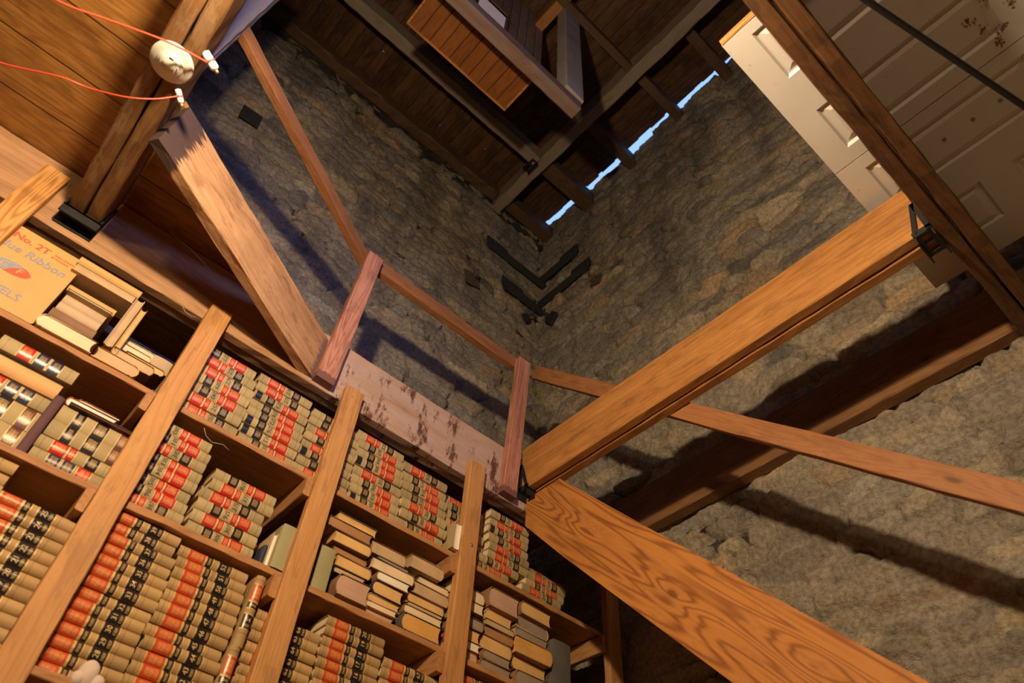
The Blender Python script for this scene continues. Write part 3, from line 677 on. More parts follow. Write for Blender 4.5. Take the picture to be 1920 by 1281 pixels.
# lamps that light the room (just outside the frame) -- hanging bulb and a second one over the room
def hanging_lamp(p, top, label):
    t = thing('pendant_bulb', label, 'lamp', p)
    mb = MB(); mb.lathe([(.012, .075), (.016, .07), (.018, .055), (.016, .05)], 16); mb.build('socket', K['ink'], t)
    mb = MB(); mb.tube([(0, 0, .07), (0, 0, top - p.z)], .003, 6); mb.build('cord', K['ink'], t)
hanging_lamp(LAMP, DK + .06, 'bare bulb on a black cord over the opening')
hanging_lamp(LAMP2, DK, 'bare bulb on a black cord under the left boards')

# ------------------------------------------------------------------ bookcase
BC = thing('bookcase', 'open pine bookcase filled with law books under the header beam', 'bookcase', (1.0, 2.25, FZ))
UP = [(-.545, 2.47, 'cathedral'), (.238, 2.29, 'upright'), (.908, 2.30, 'upright'), (1.645, 2.31, 'upright'), (2.595, 2.30, 'shelf')]
for i, (x, zt, mt) in enumerate(UP):
    timber('upright', (x, 2.27, FZ), (x, 2.27, zt), .092, .04, W[mt], up=(0, -1, 0), parent=BC, seed=i + 20, ch=.003)
    for sx in (-1,):
        timber('back_upright', (x - .02, 2.72, FZ), (x - .02, 2.72, 2.24), .05, .04, W['dark'], up=(0, -1, 0), parent=BC, seed=i + 30)
for z0, y0 in ((1.77, 2.292), (1.34, 2.292), (.79, 2.262), (.25, 2.262), (-.40, 2.262), (-1.05, 2.262)):
    timber('shelf_board', (-1.2, (y0 + 2.74) / 2, z0 + .0125), (2.62, (y0 + 2.74) / 2, z0 + .0125), 2.74 - y0, .025, W['shelf'], parent=BC, seed=int(z0 * 10), ch=.002)
    for i, (x, zt, mt) in enumerate(UP):
        timber('cleat', (x - .062, 2.268, z0 - .045), (x - .062, 2.72, z0 - .045), .028, .085, W['shelf'], parent=BC, seed=i, ch=.003)
mb = MB(); mb.lathe([(.001, .004), (.004, .003), (.009, 0)], 12, Matrix.Rotation(math.pi / 2, 4, 'X')); o = mb.build('bolt_head', TIN, BC)
o.location = Vector((1.655, 2.249, 1.845)) - BC.location
mb = MB(); mb.lathe([(.001, .003), (.003, .002), (.004, 0)], 8, Matrix.Rotation(math.pi / 2, 4, 'X')); o = mb.build('nail', TIN, BC)
o.location = Vector((.90, 2.249, 2.25)) - BC.location

# ------------------------------------------------------------------ books
BOOKMESH = {}
def spine_y(v, T, b): return b * (2 * v / T - 1) ** 2
def cover_mesh(L, T, D, mat, b=.009, th=.003):
    key = ('c', L, T, D, mat.name, b)
    if key in BOOKMESH: return BOOKMESH[key]
    n = 9; out = []
    for i in range(n): v = T * i / (n - 1); out.append((spine_y(v, T, b), v))
    out[0] = (out[0][0], .0008); out[-1] = (out[-1][0], T - .0008)
    hy = b + .011
    prof = [(D, 0), (hy + .006, 0), (hy, .0022), (b + .004, .0)] + out + [(b + .004, T), (hy, T - .0022), (hy + .006, T), (D, T), (D, T - th)]
    inn = [(max(spine_y(T * i / (n - 1), T, b), 0) + th, min(max(T * i / (n - 1), th), T - th)) for i in range(n)]
    prof += [(b + .006, T - th)] + list(reversed(inn)) + [(b + .006, th), (D, th)]
    mb = MB(); k = len(prof)
    vs = [(0, p[0], p[1]) for p in prof] + [(L, p[0], p[1]) for p in prof]
    mb.add(vs, [(i, (i + 1) % k, k + (i + 1) % k, k + i) for i in range(k)])
    # caps as quad strips between outer and inner runs
    no = 4 + n + 4      # outer indices 0..no-1 ; inner follow reversed
    outer = list(range(0, 4 + n + 4)); inner = list(range(k - 1, no, -1)) 
    for base, flip in ((0, False), (k, True)):
        a = outer; c = inner
        m_ = min(len(a), len(c))
        # walk both runs together
        ia = ic = 0
        while ia < len(a) - 1 or ic < len(c) - 1:
            if ia < len(a) - 1 and (ic >= len(c) - 1 or ia / (len(a) - 1) <= ic / (len(c) - 1)):
                f = (base + a[ia], base + a[ia + 1], base + c[ic]); ia += 1
            else:
                f = (base + a[ia], base + c[ic + 1], base + c[ic]); ic += 1
            mb.f.append(tuple(reversed(f)) if flip else f); mb.sm.append(False)
    me = mb.mesh('cover', mat); BOOKMESH[key] = me; return me
def block_mesh(L, T, D, mat, b=.009, th=.003, ins=.004, conc=.007):
    key = ('p', L, T, D, mat.name, b)
    if key in BOOKMESH: return BOOKMESH[key]
    n = 7; z0, z1 = th, T - th
    prof = [(spine_y(z0 + (z1 - z0) * i / (n - 1), T, b) + th, z0 + (z1 - z0) * i / (n - 1)) for i in range(n)]
    prof += [(D - ins - conc * (1 - (2 * i / (n - 1) - 1) ** 2), z1 + (z0 - z1) * i / (n - 1)) for i in range(n)]
    mb = MB(); mb.prism(prof, ins, L - ins, 0); me = mb.mesh('page_block', mat); BOOKMESH[key] = me; return me
def band_mesh(u0, u1, T, mat, b=.009, off=.0006, v0=0.0, v1=1.0, nm='label'):
    key = ('b', round(u0, 4), round(u1, 4), T, mat.name, b, v0, v1)
    if key in BOOKMESH: return BOOKMESH[key]
    n = 9; vs = []
    for i in range(n):
        v = T * (v0 + (v1 - v0) * i / (n - 1)); v = min(max(v, .001), T - .001)
        vs += [(u0, spine_y(v, T, b) - off, v), (u1, spine_y(v, T, b) - off, v)]
    mb = MB(); mb.add(vs, [(2 * i, 2 * i + 1, 2 * i + 3, 2 * i + 2) for i in range(n - 1)], True)
    me = mb.mesh(nm, mat); BOOKMESH[key] = me; return me
def gold_mesh(T, rules, lines_, b=.009, mat=None, key=None):
    kk = ('g', key, T)
    if kk in BOOKMESH: return BOOKMESH[kk]
    r = random.Random(4); mb = MB(); off = .0011
    def quad(u0, u1, a, c):
        n = 4; vs = []
        for i in range(n):
            v = a + (c - a) * i / (n - 1); vs += [(u0, spine_y(v, T, b) - off, v), (u1, spine_y(v, T, b) - off, v)]
        mb.add(vs, [(2 * i, 2 * i + 1, 2 * i + 3, 2 * i + 2) for i in range(n - 1)])
    for u, w_ in rules: quad(u - w_ / 2, u + w_ / 2, .001, T - .001)
    for u, h_, a, c in lines_:      # illegible lettering: small strokes in a row
        v = T * a
        while v < T * c:
            wd = r.uniform(.0012, .0026)
            quad(u - h_ / 2, u + h_ / 2, v, v + wd * .45)
            if r.random() < .6: quad(u - h_ / 2, u - h_ / 2 + .0011, v, v + wd)
            if r.random() < .5: quad(u + h_ / 2 - .0011, u + h_ / 2, v, v + wd)
            v += wd + .0011
    me = mb.mesh('gold_lettering', mat); BOOKMESH[kk] = me; return me
GLY = {}
def glyphs(s):
    if s in GLY: return GLY[s]
    cu = bpy.data.curves.new('t', 'FONT'); cu.body = s; cu.resolution_u = 2; cu.align_x = 'CENTER'; cu.align_y = 'CENTER'
    ob = bpy.data.objects.new('t', cu); C.objects.link(ob); dg = bpy.context.evaluated_depsgraph_get(); dg.update()
    me = bpy.data.meshes.new_from_object(ob.evaluated_get(dg)); vs = [v.co.copy() for v in me.vertices]; fs = [tuple(p.vertices) for p in me.polygons]
    C.objects.unlink(ob); bpy.data.objects.remove(ob); bpy.data.curves.remove(cu); bpy.data.meshes.remove(me)
    xs = [v.x for v in vs]; ys = [v.y for v in vs]; cx, cy = (min(xs) + max(xs)) / 2, (min(ys) + max(ys)) / 2
    GLY[s] = ([(v.x - cx, v.y - cy) for v in vs], fs, max(xs) - min(xs), max(ys) - min(ys)); return GLY[s]
def number_mesh(s, u, T, h, wmax, mat, b=.009, off=.0012):
    vs, fs, gw, gh = glyphs(s); k = h / gh; kx = min(k, wmax / gw); mb = MB()
    mb.add([(u - y * k, spine_y(T / 2 + x * kx, T, b) - off, T / 2 + x * kx) for x, y in vs], fs)
    return mb.mesh('volume_number', mat)

L0, D0 = .252, .175
def F(u): return u * L0
DES = {
 'A': dict(T=.0372, mat='tan2', labels=[('red_label', 'lorange', .14, .36), ('black_label', 'lblack', .395, .47), ('black_label', 'lblack', .57, .75)],
           rules=[.128, .372, .385, .482, .556, .765], lines=[(.20, .011), (.255, .011), (.31, .011), (.432, .008), (.715, .008)], num=(.635, .016, 'gold'), groove=[.06, .82]),
 'B': dict(T=.046, mat='tan', labels=[('red_label', 'lred', .18, .355), ('red_label', 'lred', .385, .465), ('black_label', 'lblack', .63, .77)],
           rules=[.168, .368, .375, .475, .618, .782], lines=[(.222, .009), (.27, .012), (.318, .008), (.425, .011), (.70, .020)], num=(.55, .017, 'ink'), groove=[.06, .86]),
 'C': dict(T=.064, mat='tan', labels=[('black_label', 'lblack', .20, .32), ('black_label', 'lblack', .47, .63), ('brown_label', 'lbrown', .80, .93)],
           rules=[.19, .33, .46, .64, .79, .94], lines=[(.26, .013), (.51, .010), (.55, .013), (.59, .009), (.84, .012), (.885, .012)], num=None, groove=[]),
 'D': dict(T=.050, mat='tan', labels=[('red_label', 'lred', .26, .42), ('navy_label', 'lnavy', .47, .61), ('navy_label', 'lnavy', .65, .79)],
           rules=[.25, .43, .46, .62, .64, .80], lines=[(.30, .010), (.36, .013), (.52, .010), (.565, .008), (.70, .010), (.745, .008)], num=None, groove=[.08, .9]),
}
LAW = {}
def law_parts(kind, T):
    if (kind, T) in LAW: return LAW[(kind, T)]
    d = DES[kind]; out = [('cover', cover_mesh(L0, T, D0, K[d['mat']])), ('page_block', block_mesh(L0, T, D0, K['p_cream']))]
    for nm, mt, a, c in d['labels']: out.append((nm, band_mesh(F(a), F(c), T, K[mt], nm=nm)))
    out.append(('gold_lettering', gold_mesh(T, [(F(u), .0016) for u in d['rules']], [(F(u), h, .2, .8) for u, h in d['lines']], mat=K['gold'], key=kind)))
    if d['groove']: 
        for g in d['groove']: out.append(('dark_rule', band_mesh(F(g), F(g) + .0009, T, K['ink'], nm='dark_rule')))
    LAW[(kind, T)] = out; return out
def place(t, x, y, z, T, flip, rz=0.0, L=L0):
    """flip: turned upside down end for end, the top edge of the spine to the right"""
    m = Matrix.Translation((x, y, z)) @ Matrix.Rotation(rz, 4, 'Z')
    if flip: m = m @ Matrix.Translation((L, 0, T)) @ Matrix.Rotation(math.pi, 4, 'Y')
    t.matrix_basis = m
ORD = ['topmost', 'second from top', 'third from top', 'fourth from top', 'fifth from top', 'sixth from top', 'seventh from top', 'eighth from top', 'ninth from top', 'tenth from top', 'eleventh from top', 'twelfth from top', 'thirteenth from top', 'fourteenth from top', 'fifteenth from top']
rb = random.Random(21)
def law_book(kind, T, x, y, z, flip, label, group, num=None, extra=False, rz=None, mat4=None):
    label = ' '.join(label.split()[:16]); t = thing('law_book', label, 'book', group=group)
    for nm, me in law_parts(kind, T): link(nm, me, t)
    d = DES[kind]
    if num and d['num']: link('volume_number', number_mesh(num, F(d['num'][0]), T, d['num'][1], T * .72, K[d['num'][2]]), t)
    if extra:
        link('black_label', band_mesh(F(.865 if kind == 'B' else .9), F(.965), T, K['lblack'], nm='black_label'), t)
    if mat4 is not None: t.matrix_basis = mat4
    else: place(t, x + rb.uniform(-.004, .004), y + rb.uniform(-.004, .006), z, T, flip, rb.uniform(-.012, .012) if rz is None else rz)
    return t
GRP = 'tan law books stacked on the shelves'
def pile(kind, x, ztop, zbase, flips, where, nums=None, y=2.306, xs=None, ys=None, extras=(), T=None):
    """flips runs from the top book down"""
    n = len(flips); T = T or round((ztop - zbase) / n, 4)
    for i in range(n):
        z = zbase + T * (n - 1 - i)
        col = 'red label to the left' if not flips[i] else 'red label to the right'
        nb = nums[i] if nums else None
        lab = f'tan law book {ORD[i]} of the {where}' if not (nb and kind == 'A' and 'second bay' in where and 'behind' not in where) else f'tan law book numbered {nb}, {ORD[i]} of the {where}'
        law_book(kind, T - .0006, x + (xs[i] if xs else 0), y + (ys[i] if ys else 0), z, flips[i], lab, GRP, nb, i in extras)
K_, R_ = 1, 0     # K: black end left (flipped); R: red end left
S1, S2, S3 = 1.7955, 1.3655, .8155
# top shelf
pile('B', .258, 2.15, S1, [K_, R_, R_, K_, K_, R_, R_], 'left stack, top shelf, second bay', ['277', '278', '279', '209', '240', '252', '253'], xs=[-.02, -.006, .002, .002, .004, .004, .004])
pile('B', .514, 2.155, S1, [R_, R_, K_, K_, K_, K_, K_, K_], 'middle stack, top shelf, second bay', ['275', '271', '273', '274', '272', '276', '312', '313'], xs=[-.012, -.006, -.002, 0, 0, .004, .006, .008], extras=(2, 5, 6))
pile('B', .773, 2.14, S1, [K_, K_, R_, K_, R_, K_, K_, R_], 'right stack, top shelf, second bay, behind the upright', ['280', '281', '282', '283', '284', '285', '286', '287'], extras=(5,))
pile('B', 1.022, 2.165, S1, [R_, K_, K_, K_, R_, K_, K_, K_], 'left stack, top shelf, third bay', ['322', '367', '366', '308', '321', '306', '303', '304'], xs=[-.02, -.008, -.006, -.002, .004, .006, .008, .01], extras=(3, 7))
pile('B', 1.282, 2.185, S1, [K_, R_, K_, K_, K_, R_, K_, K_], 'middle stack, top shelf, third bay', ['319', '318', '315', '314', '311', '302', '300', '301'], xs=[-.02, -.024, -.018, -.01, -.004, .006, .008, .006], ys=[.05, 0, 0, 0, 0, -.01, -.01, 0])
pile('B', 1.545, 2.13, S1 + .0, [R_, K_, K_, R_, K_, K_, R_], 'right stack, top shelf, third bay, behind the upright', ['320', '323', '324', '325', '326', '327', '328'], xs=[-.02, -.03, -.03, -.02, -.01, .085, .085], ys=[.05, .02, .02, .02, .03, .04, .04])
pile('B', 1.79, 2.155, S1, [K_, R_, K_, K_, R_, R_, K_, K_], 'left stack, top shelf, fourth bay', ['292', '291', '294', '295', '285', '297', '298', '296'], xs=[.004, .004, 0, .004, .01, .01, -.05, -.115], extras=(2,))
pile('B', 2.06, 2.03, S1, [R_, K_, R_, K_, R_], 'right stack, top shelf, fourth bay', ['288', '289', '290', '293', '299'], xs=[.07, .03, -.0, -.02, -.05], ys=[.09, .05, 0, 0, -.01])
# middle shelf, second bay
pile('B', .218, 1.725, S2, [K_, K_, R_, K_, K_, K_, K_, R_], 'left stack, middle shelf, second bay', ['380', '381', '382', '383', '384', '385', '386', '387'], T=.0452, extras=(), xs=[-.012, 0, .002, 0, 0, 0, .004, .008])
pile('B', .492, 1.645, S2, [K_, R_, R_, K_, R_, K_], 'right stack, middle shelf, second bay', ['378', '377', '375', '376', '307', '306'], xs=[.012, .014, -.006, .0, 0, 0])
# bottom visible shelf
nA = ['39', '38', '37', '36', '35', '34', '33', '32', '31', '30', '29', '28', '27', '26']
pile('A', .262, 1.34, S3, [0] * 14, 'left stack, lowest shelf, second bay', nA, T=.0372, xs=[-.012, -.018, 0, -.004, .004, .003, .003, .002, .002, 0, .004, -.002, 0, 0])
pile('A', .522, 1.33, S3, [0] * 13, 'middle stack, lowest shelf, second bay', [str(k) for k in range(52, 39, -1)], T=.0388, xs=[-.012, -.006, -.006, 0, 0, 0, 0, -.002, 0, 0, 0, 0, 0])
pile('A', .832, 1.23, S3, [0] * 11, 'right stack, lowest shelf, second bay, behind the leaning pair', [str(k) for k in range(66, 55, -1)], T=.0372)
pile('A', 1.092, 1.31, S3, [0] * 13, 'left stack, lowest shelf, third bay', [str(k) for k in range(20, 7, -1)], T=.0378)
pile('A', 1.356, 1.255, S3, [0] * 11, 'middle stack, lowest shelf, third bay', [str(k) for k in range(67, 56, -1)], T=.0395)
pile('A', 1.70, 1.33, S3, [0] * 13, 'left stack, lowest shelf, fourth bay', [str(k) for k in range(90, 77, -1)], T=.0385)
pile('A', 1.96, 1.33, S3, [0] * 13, 'middle stack, lowest shelf, fourth bay', [str(k) for k in range(103, 90, -1)], T=.0385)
pile('A', -.056, 1.245, S3, [0] * 11, 'right stack, lowest shelf, first bay', [str(k) for k in range(25, 14, -1)], T=.0385)
pile('A', -.316, 1.33, S3, [0] * 13, 'left stack, lowest shelf, first bay', [str(k) for k in range(14, 1, -1)], T=.0395, xs=[.036, .034, .036, .03, 0, 0, 0, 0, 0, 0, 0, 0, 0])
# two books standing on end, one above the other, beside the second upright
VT = Matrix.Rotation(math.pi / 2, 4, 'Y')
def standing(z, x, num, label, tilt=0):
    # spine upright: book top (u=0) up; u -> -z, thickness -> +x
    m = Matrix(((0, 0, 1, x), (0, 1, 0, 2.285), (-1, 0, 0, z + L0), (0, 0, 0, 1)))
    # keep right-handed: mirror free version of the map
    m = Matrix.Translation((x, 2.29, z + L0)) @ Matrix.Rotation(tilt, 4, 'Y') @ Matrix.Rotation(math.pi / 2, 4, 'Y')
    t = thing('law_book', label, 'book', group=GRP)
    for nm, me in law_parts('A', .0366): link(nm, me, t)
    d = DES['A']; s, fs, gw, gh = glyphs(num); k = .014 / gh; T = .0366; mb = MB(); u = F(.635)
    mb.add([(u - y * k, spine_y(T / 2 + x_ * k, T, .009) - .0012, T / 2 + x_ * k) for x_, y in s], fs)
    link('volume_number', mb.mesh('volume_number', K['gold']), t)
    t.matrix_basis = m
    return t
standing(1.068, .785, '54', 'upright tan law book numbered 54, standing beside the second upright')
standing(S3, .780, '55', 'upright tan law book standing below the one numbered 54')

# ---- other books, each from its own measured box
def old_book(label, x0, x1, z0, z1, mode, cov, pg, D=None, y=2.306, rz=0, ry=0, name='old_book', b=None, group='old books on the shelves', crooked=0):
    """mode: 'S' spine to the room; 'L'/'R' lying with the tail edge to the room, spine at the left/right;
       'F' fore edge to the room; 'V' standing with spine to the room; 'W' standing, fore edge to the room"""
    W_, H_ = x1 - x0, z1 - z0; t = thing(name, label, 'book', group=group)
    if mode in 'LR': L, T, Dp = D or .235, H_, W_
    elif mode in 'SF': L, T, Dp = W_, H_, D or .165
    else: L, T, Dp = H_, W_, D or .17
    bb = b if b is not None else (.014 if T > .05 else .009 if T > .03 else .006)
    if mode in 'VW' : bb = .004
    th = .003 if T > .03 else .002
    link('cover', cover_mesh(L, T, Dp, K[cov], bb, th), t); link('page_block', block_mesh(L, T, Dp, K[pg], bb, th), t)
    X, Y, Z = (x0 + x1) / 2, y, z0
    if mode == 'S': m = Matrix.Translation((x0, y, z0))
    elif mode == 'F': m = Matrix.Translation((x1, y + Dp, z0)) @ Matrix.Rotation(math.pi, 4, 'Z')
    elif mode == 'L': m = Matrix.Translation((x0, y + L, z0)) @ Matrix.Rotation(-math.pi / 2, 4, 'Z')
    elif mode == 'R': m = Matrix.Translation((x1, y, z0)) @ Matrix.Rotation(math.pi / 2, 4, 'Z')
    elif mode == 'V': m = Matrix.Translation((x0, y, z1)) @ Matrix.Rotation(math.pi / 2, 4, 'Y')
    else: m = Matrix.Translation((x1, y + Dp, z1)) @ Matrix.Rotation(math.pi, 4, 'Z') @ Matrix.Rotation(math.pi / 2, 4, 'Y')
    if rz or ry:
        c = Matrix.Translation((x0 if ry <= 0 else x0, y, z0)); m = c @ Matrix.Rotation(rz, 4, 'Z') @ Matrix.Rotation(ry, 4, 'Y') @ c.inverted() @ m
    t.matrix_basis = m; return t
def heap(where, rows, **k):
    """rows from the bottom up: (x0, x1, thickness, mode, cover, pages, words[, y offset, rz])"""
    z = k.get('z', S2)
    out = []
    n = len(rows)
    for i, r in enumerate(rows):
        x0, x1, T, mode, cov, pg, words = r[:7]; yo = r[7] if len(r) > 7 else rb.uniform(-.008, .02); rz = r[8] if len(r) > 8 else rb.uniform(-.03, .03)
        old_book(f'{words}, {ORD[n - 1 - i]} of the {where}', x0, x1, z, z + T - .0008, mode, cov, pg, y=2.312 + yo, rz=rz); z += T
# middle shelf, third bay: three heaps of old books
heap('left heap, middle shelf, third bay', [
    (1.045, 1.205, .022, 'F', 'paper', 'p_tan', 'thin cream book'),
    (1.082, 1.236, .086, 'L', 'brown', 'p_pink', 'fat battered brown book', -.01, .0),
    (1.066, 1.214, .026, 'L', 'black', 'p_tan', 'thin dark book'),
    (1.062, 1.230, .050, 'R', 'brown', 'p_yellow', 'tan-edged book'),
    (1.040, 1.202, .034, 'R', 'rust', 'p_brown', 'brown-edged book', .01),
    (1.022, 1.200, .050, 'R', 'brown', 'p_yellow', 'yellow-edged book', -.01),
    (.975, 1.190, .046, 'L', 'brown', 'p_brown', 'dark reddish brown book', -.015, 0),
    (1.020, 1.210, .042, 'F', 'green', 'p_yellow', 'yellow-edged dark green book', -.005, 0)])
heap('middle heap, middle shelf, third bay', [
    (1.216, 1.376, .036, 'L', 'paper', 'p_pink', 'greyish old book'),
    (1.232, 1.378, .026, 'L', 'cream', 'p_cream', 'slim cream book'),
    (1.232, 1.390, .032, 'L', 'cream', 'p_yellow', 'yellowish old book'),
    (1.238, 1.390, .056, 'L', 'navy', 'p_yellow', 'thick yellow-edged dark book', -.006),
    (1.244, 1.408, .040, 'L', 'brown', 'p_white', 'pale bright-edged book', -.01),
    (1.214, 1.426, .050, 'R', 'brown', 'p_cream', 'cream-edged broad book', -.005),
    (1.238, 1.400, .016, 'L', 'greyb', 'p_grey', 'thin grey book'),
    (1.196, 1.376, .056, 'R', 'brown', 'p_tan', 'thick tan-edged book', 0)])
heap('right heap, middle shelf, third bay', [
    (1.388, 1.586, .072, 'L', 'greyb', 'p_orange', 'thick orange-edged black book', -.02, 0),
    (1.392, 1.592, .038, 'L', 'brown', 'p_cream', 'cream-edged old book', -.012, 0),
    (1.412, 1.600, .022, 'L', 'black', 'p_tan', 'thin dark-covered book'),
    (1.410, 1.610, .050, 'R', 'brown', 'p_yellow', 'yellowish broad book'),
    (1.428, 1.628, .056, 'R', 'brown', 'p_tan', 'tan-edged old book', .01),
    (1.460, 1.628, .038, 'R', 'brown', 'p_cream', 'slim tan old book', .02),
    (1.392, 1.568, .062, 'R', 'paper', 'p_tan', 'worn pinkish tan book', -.005, 0)])
# fourth bay, middle shelf
heap('heap right of the third upright, middle shelf', [
    (1.62, 1.80, .050, 'R', 'rust', 'p_tan', 'tan-edged old book'),
    (1.62, 1.808, .040, 'L', 'red', 'p_white', 'white-edged red book'),
    (1.62, 1.806, .054, 'L', 'brown', 'p_yellow', 'yellow-edged old book'),
    (1.62, 1.815, .050, 'R', 'greyb', 'p_grey', 'dark brown-edged book'),
    (1.62, 1.806, .020, 'L', 'rust', 'p_tan', 'slim old book'),
    (1.62, 1.806, .050, 'L', 'brown', 'p_cream', 'cream-edged old book'),
    (1.62, 1.812, .060, 'R', 'brown', 'p_cream', 'thick cream-edged book')])
heap('left heap, middle shelf, fourth bay', [
    (1.812, 1.990, .045, 'L', 'brown', 'p_grey', 'brownish grey book'),
    (1.818, 1.982, .042, 'L', 'brown', 'p_grey', 'dusty brown book'),
    (1.818, 1.990, .064, 'R', 'brown', 'p_yellow', 'yellow-edged old book'),
    (1.824, 1.992, .044, 'R', 'rust', 'p_brown', 'reddish brown old book'),
    (1.824, 1.992, .030, 'R', 'brown', 'p_tan', 'slim brownish book'),
    (1.826, 1.992, .058, 'L', 'cream', 'p_yellow', 'yellow-edged cream book'),
    (1.818, 2.004, .092, 'L', 'brown', 'p_pink', 'very thick pinkish brown book', -.01, 0)])
heap('right heap, middle shelf, fourth bay', [
    (2.012, 2.216, .072, 'L', 'brown', 'p_grey', 'dark-edged thick book'),
    (1.996, 2.212, .060, 'L', 'brown', 'p_yellow', 'yellow-edged old book'),
    (1.994, 2.216, .078, 'R', 'brown', 'p_orange', 'thick orange-brown edged book', -.01),
    (2.002, 2.214, .054, 'L', 'cream', 'p_grey', 'grey-edged old book'),
    (2.004, 2.216, .058, 'R', 'cream', 'p_grey', 'thick grey-brown edged book'),
    (2.010, 2.212, .064, 'L', 'brown', 'p_yellow', 'thick yellow-edged book', -.01)])
old_book('worn black book standing at the right end of the middle shelf', 2.222, 2.335, S2, 1.645, 'V', 'greyb', 'p_grey', y=2.30)
old_book('plain olive book standing right of the second upright', .985, 1.052, S2, 1.545, 'V', 'olive', 'p_tan', y=2.30)
old_book('plain olive box-like book leaning left of the second upright', .812, .875, S2, 1.545, 'V', 'olive', 'p_tan', y=2.285, ry=.0)
old_book('slim white-edged book beside the leaning olive book', .790, .809, S2, 1.50, 'W', 'paper', 'p_white', y=2.30)
old_book('thin dark blue book beside the right stack of the second bay', .772, .788, S2, 1.44, 'V', 'navy', 'p_tan', y=2.30)
old_book('tan book with white page edges standing at the right end of the third bay', 1.558, 1.606, S1, 1.930, 'W', 'tan', 'p_white', y=2.26, D=.15)
old_book('second tan book with pale page edges half behind the third upright', 1.610, 1.650, S1, 1.942, 'W', 'tan', 'p_white', y=2.295, D=.15)
# first bay, middle shelf
def law_named(kind, T, x, z, flip, label, **k): return law_book(kind, T, x, k.pop('y', 2.306), z, flip, label, GRP, **k)
law_named('D', .050, -.030, S2, 1, 'tan law book with navy labels under a wide-labelled set, first bay')
law_named('B', .048, -.034, S2 + .0505, 0, 'tan law book with one bright red label below two fat volumes')
law_named('C', .064, -.032, S2 + .0990, 0, 'fat tan volume with brown label, lower of two beside the maroon book')
law_named('C', .064, -.030, S2 + .1635, 0, 'fat tan volume with brown label, upper of two beside the maroon book')
old_book('flat maroon pamphlet on top of two fat tan volumes', -.02, .20, S2 + .228, S2 + .238, 'F', 'maroon', 'p_tan', y=2.30)
old_book('white-edged book lying on the maroon pamphlet', -.036, .138, S2 + .2385, S2 + .276, 'L', 'red', 'p_white', y=2.33)
old_book('slimmer white-edged book, topmost beneath the upper shelf, first bay', -.006, .146, S2 + .2765, S2 + .306, 'L', 'brown', 'p_white', y=2.36)
t = old_book('slim maroon book standing with gilt title, first bay', -.068, -.037, S2, 1.600, 'V', 'maroon', 'p_tan', y=2.295)
law_named('C', .080, -.318, S2, 0, 'fat tan volume with brown label left of the maroon book, lower one')
law_named('C', .080, -.318, S2 + .0805, 0, 'fat tan volume with brown label left of the maroon book, upper one')
law_named('D', .056, -.318, S2 + .162, 0, 'tan law book with red and navy labels lying above the brown-labelled pair')
old_book('orange leather book with raised bands at the left edge', -.318, -.066, 1.588, 1.650, 'S', 'orange', 'p_tan', y=2.300)
old_book('slim grey book on the orange leather book', -.300, -.075, 1.6505, 1.668, 'S', 'greyb', 'p_tan', y=2.33)
law_named('D', .058, -.306, 1.672, 0, 'tan law book with red and navy labels just under the upper shelf')
# top shelf, first bay: small old books
heap('small heap beside the orange carton', [
    (-.262, -.062, .058, 'L', 'cream', 'p_cream', 'cream thick book', -.035, 0),
    (-.250, -.085, .028, 'L', 'brown', 'p_tan', 'slim brown book', 0, 0),
    (-.248, -.088, .046, 'S', 'brown', 'p_tan', 'brown cloth book', -.005, .02),
    (-.244, -.092, .044, 'S', 'p_pink' if False else 'cream', 'p_tan', 'faded pinkish book', 0, 0),
    (-.244, -.092, .044, 'S', 'cream', 'p_tan', 'faded grey-pink book', .004, .02),
    (-.250, -.085, .012, 'F', 'paper', 'p_white', 'thin white-edged pamphlet', -.01, 0),
    (-.256, -.078, .034, 'S', 'kraft', 'p_yellow', 'yellow-brown book', 0, 0)], z=S1)
old_book('long tan book tilted across the small heap, upper', -.285, -.045, 2.135, 2.170, 'S', 'kraft', 'p_tan', y=2.27, D=.12)
old_book('long tan book tilted across the small heap, lower', -.285, -.050, 2.090, 2.132, 'F', 'cream', 'p_tan', y=2.275, D=.12)
old_book('tan book leaning beside the small heap', -.050, -.018, 1.865, 2.135, 'W', 'cream', 'p_tan', y=2.28, D=.12)
old_book('brown book leaning behind the tan one', -.016, .008, 1.865, 2.12, 'W', 'brown', 'p_yellow', y=2.30, D=.12)
old_book('tan book lying at the front edge of the top shelf', -.058, .105, S1, S1 + .052, 'R', 'kraft', 'p_tan', y=2.285, ry=.0)
old_book('tan book lying askew on the first one', -.012, .148, S1 + .053, S1 + .098, 'R', 'brown', 'p_tan', y=2.30)
old_book('slim tan book third in the loose heap', .030, .185, S1 + .099, S1 + .132, 'R', 'brown', 'p_yellow', y=2.33)
old_book('cream book fourth in the loose heap', -.020, .120, S1 + .133, S1 + .168, 'R', 'cream', 'p_cream', y=2.34)
old_book('cream book topmost in the loose heap', -.010, .128, S1 + .169, S1 + .206, 'R', 'cream', 'p_cream', y=2.36)
old_book('grey striped book half hidden by the first upright', .120, .195, S1 + .099 + .034, S1 + .20, 'V', 'cream', 'p_grey', y=2.35, D=.12)

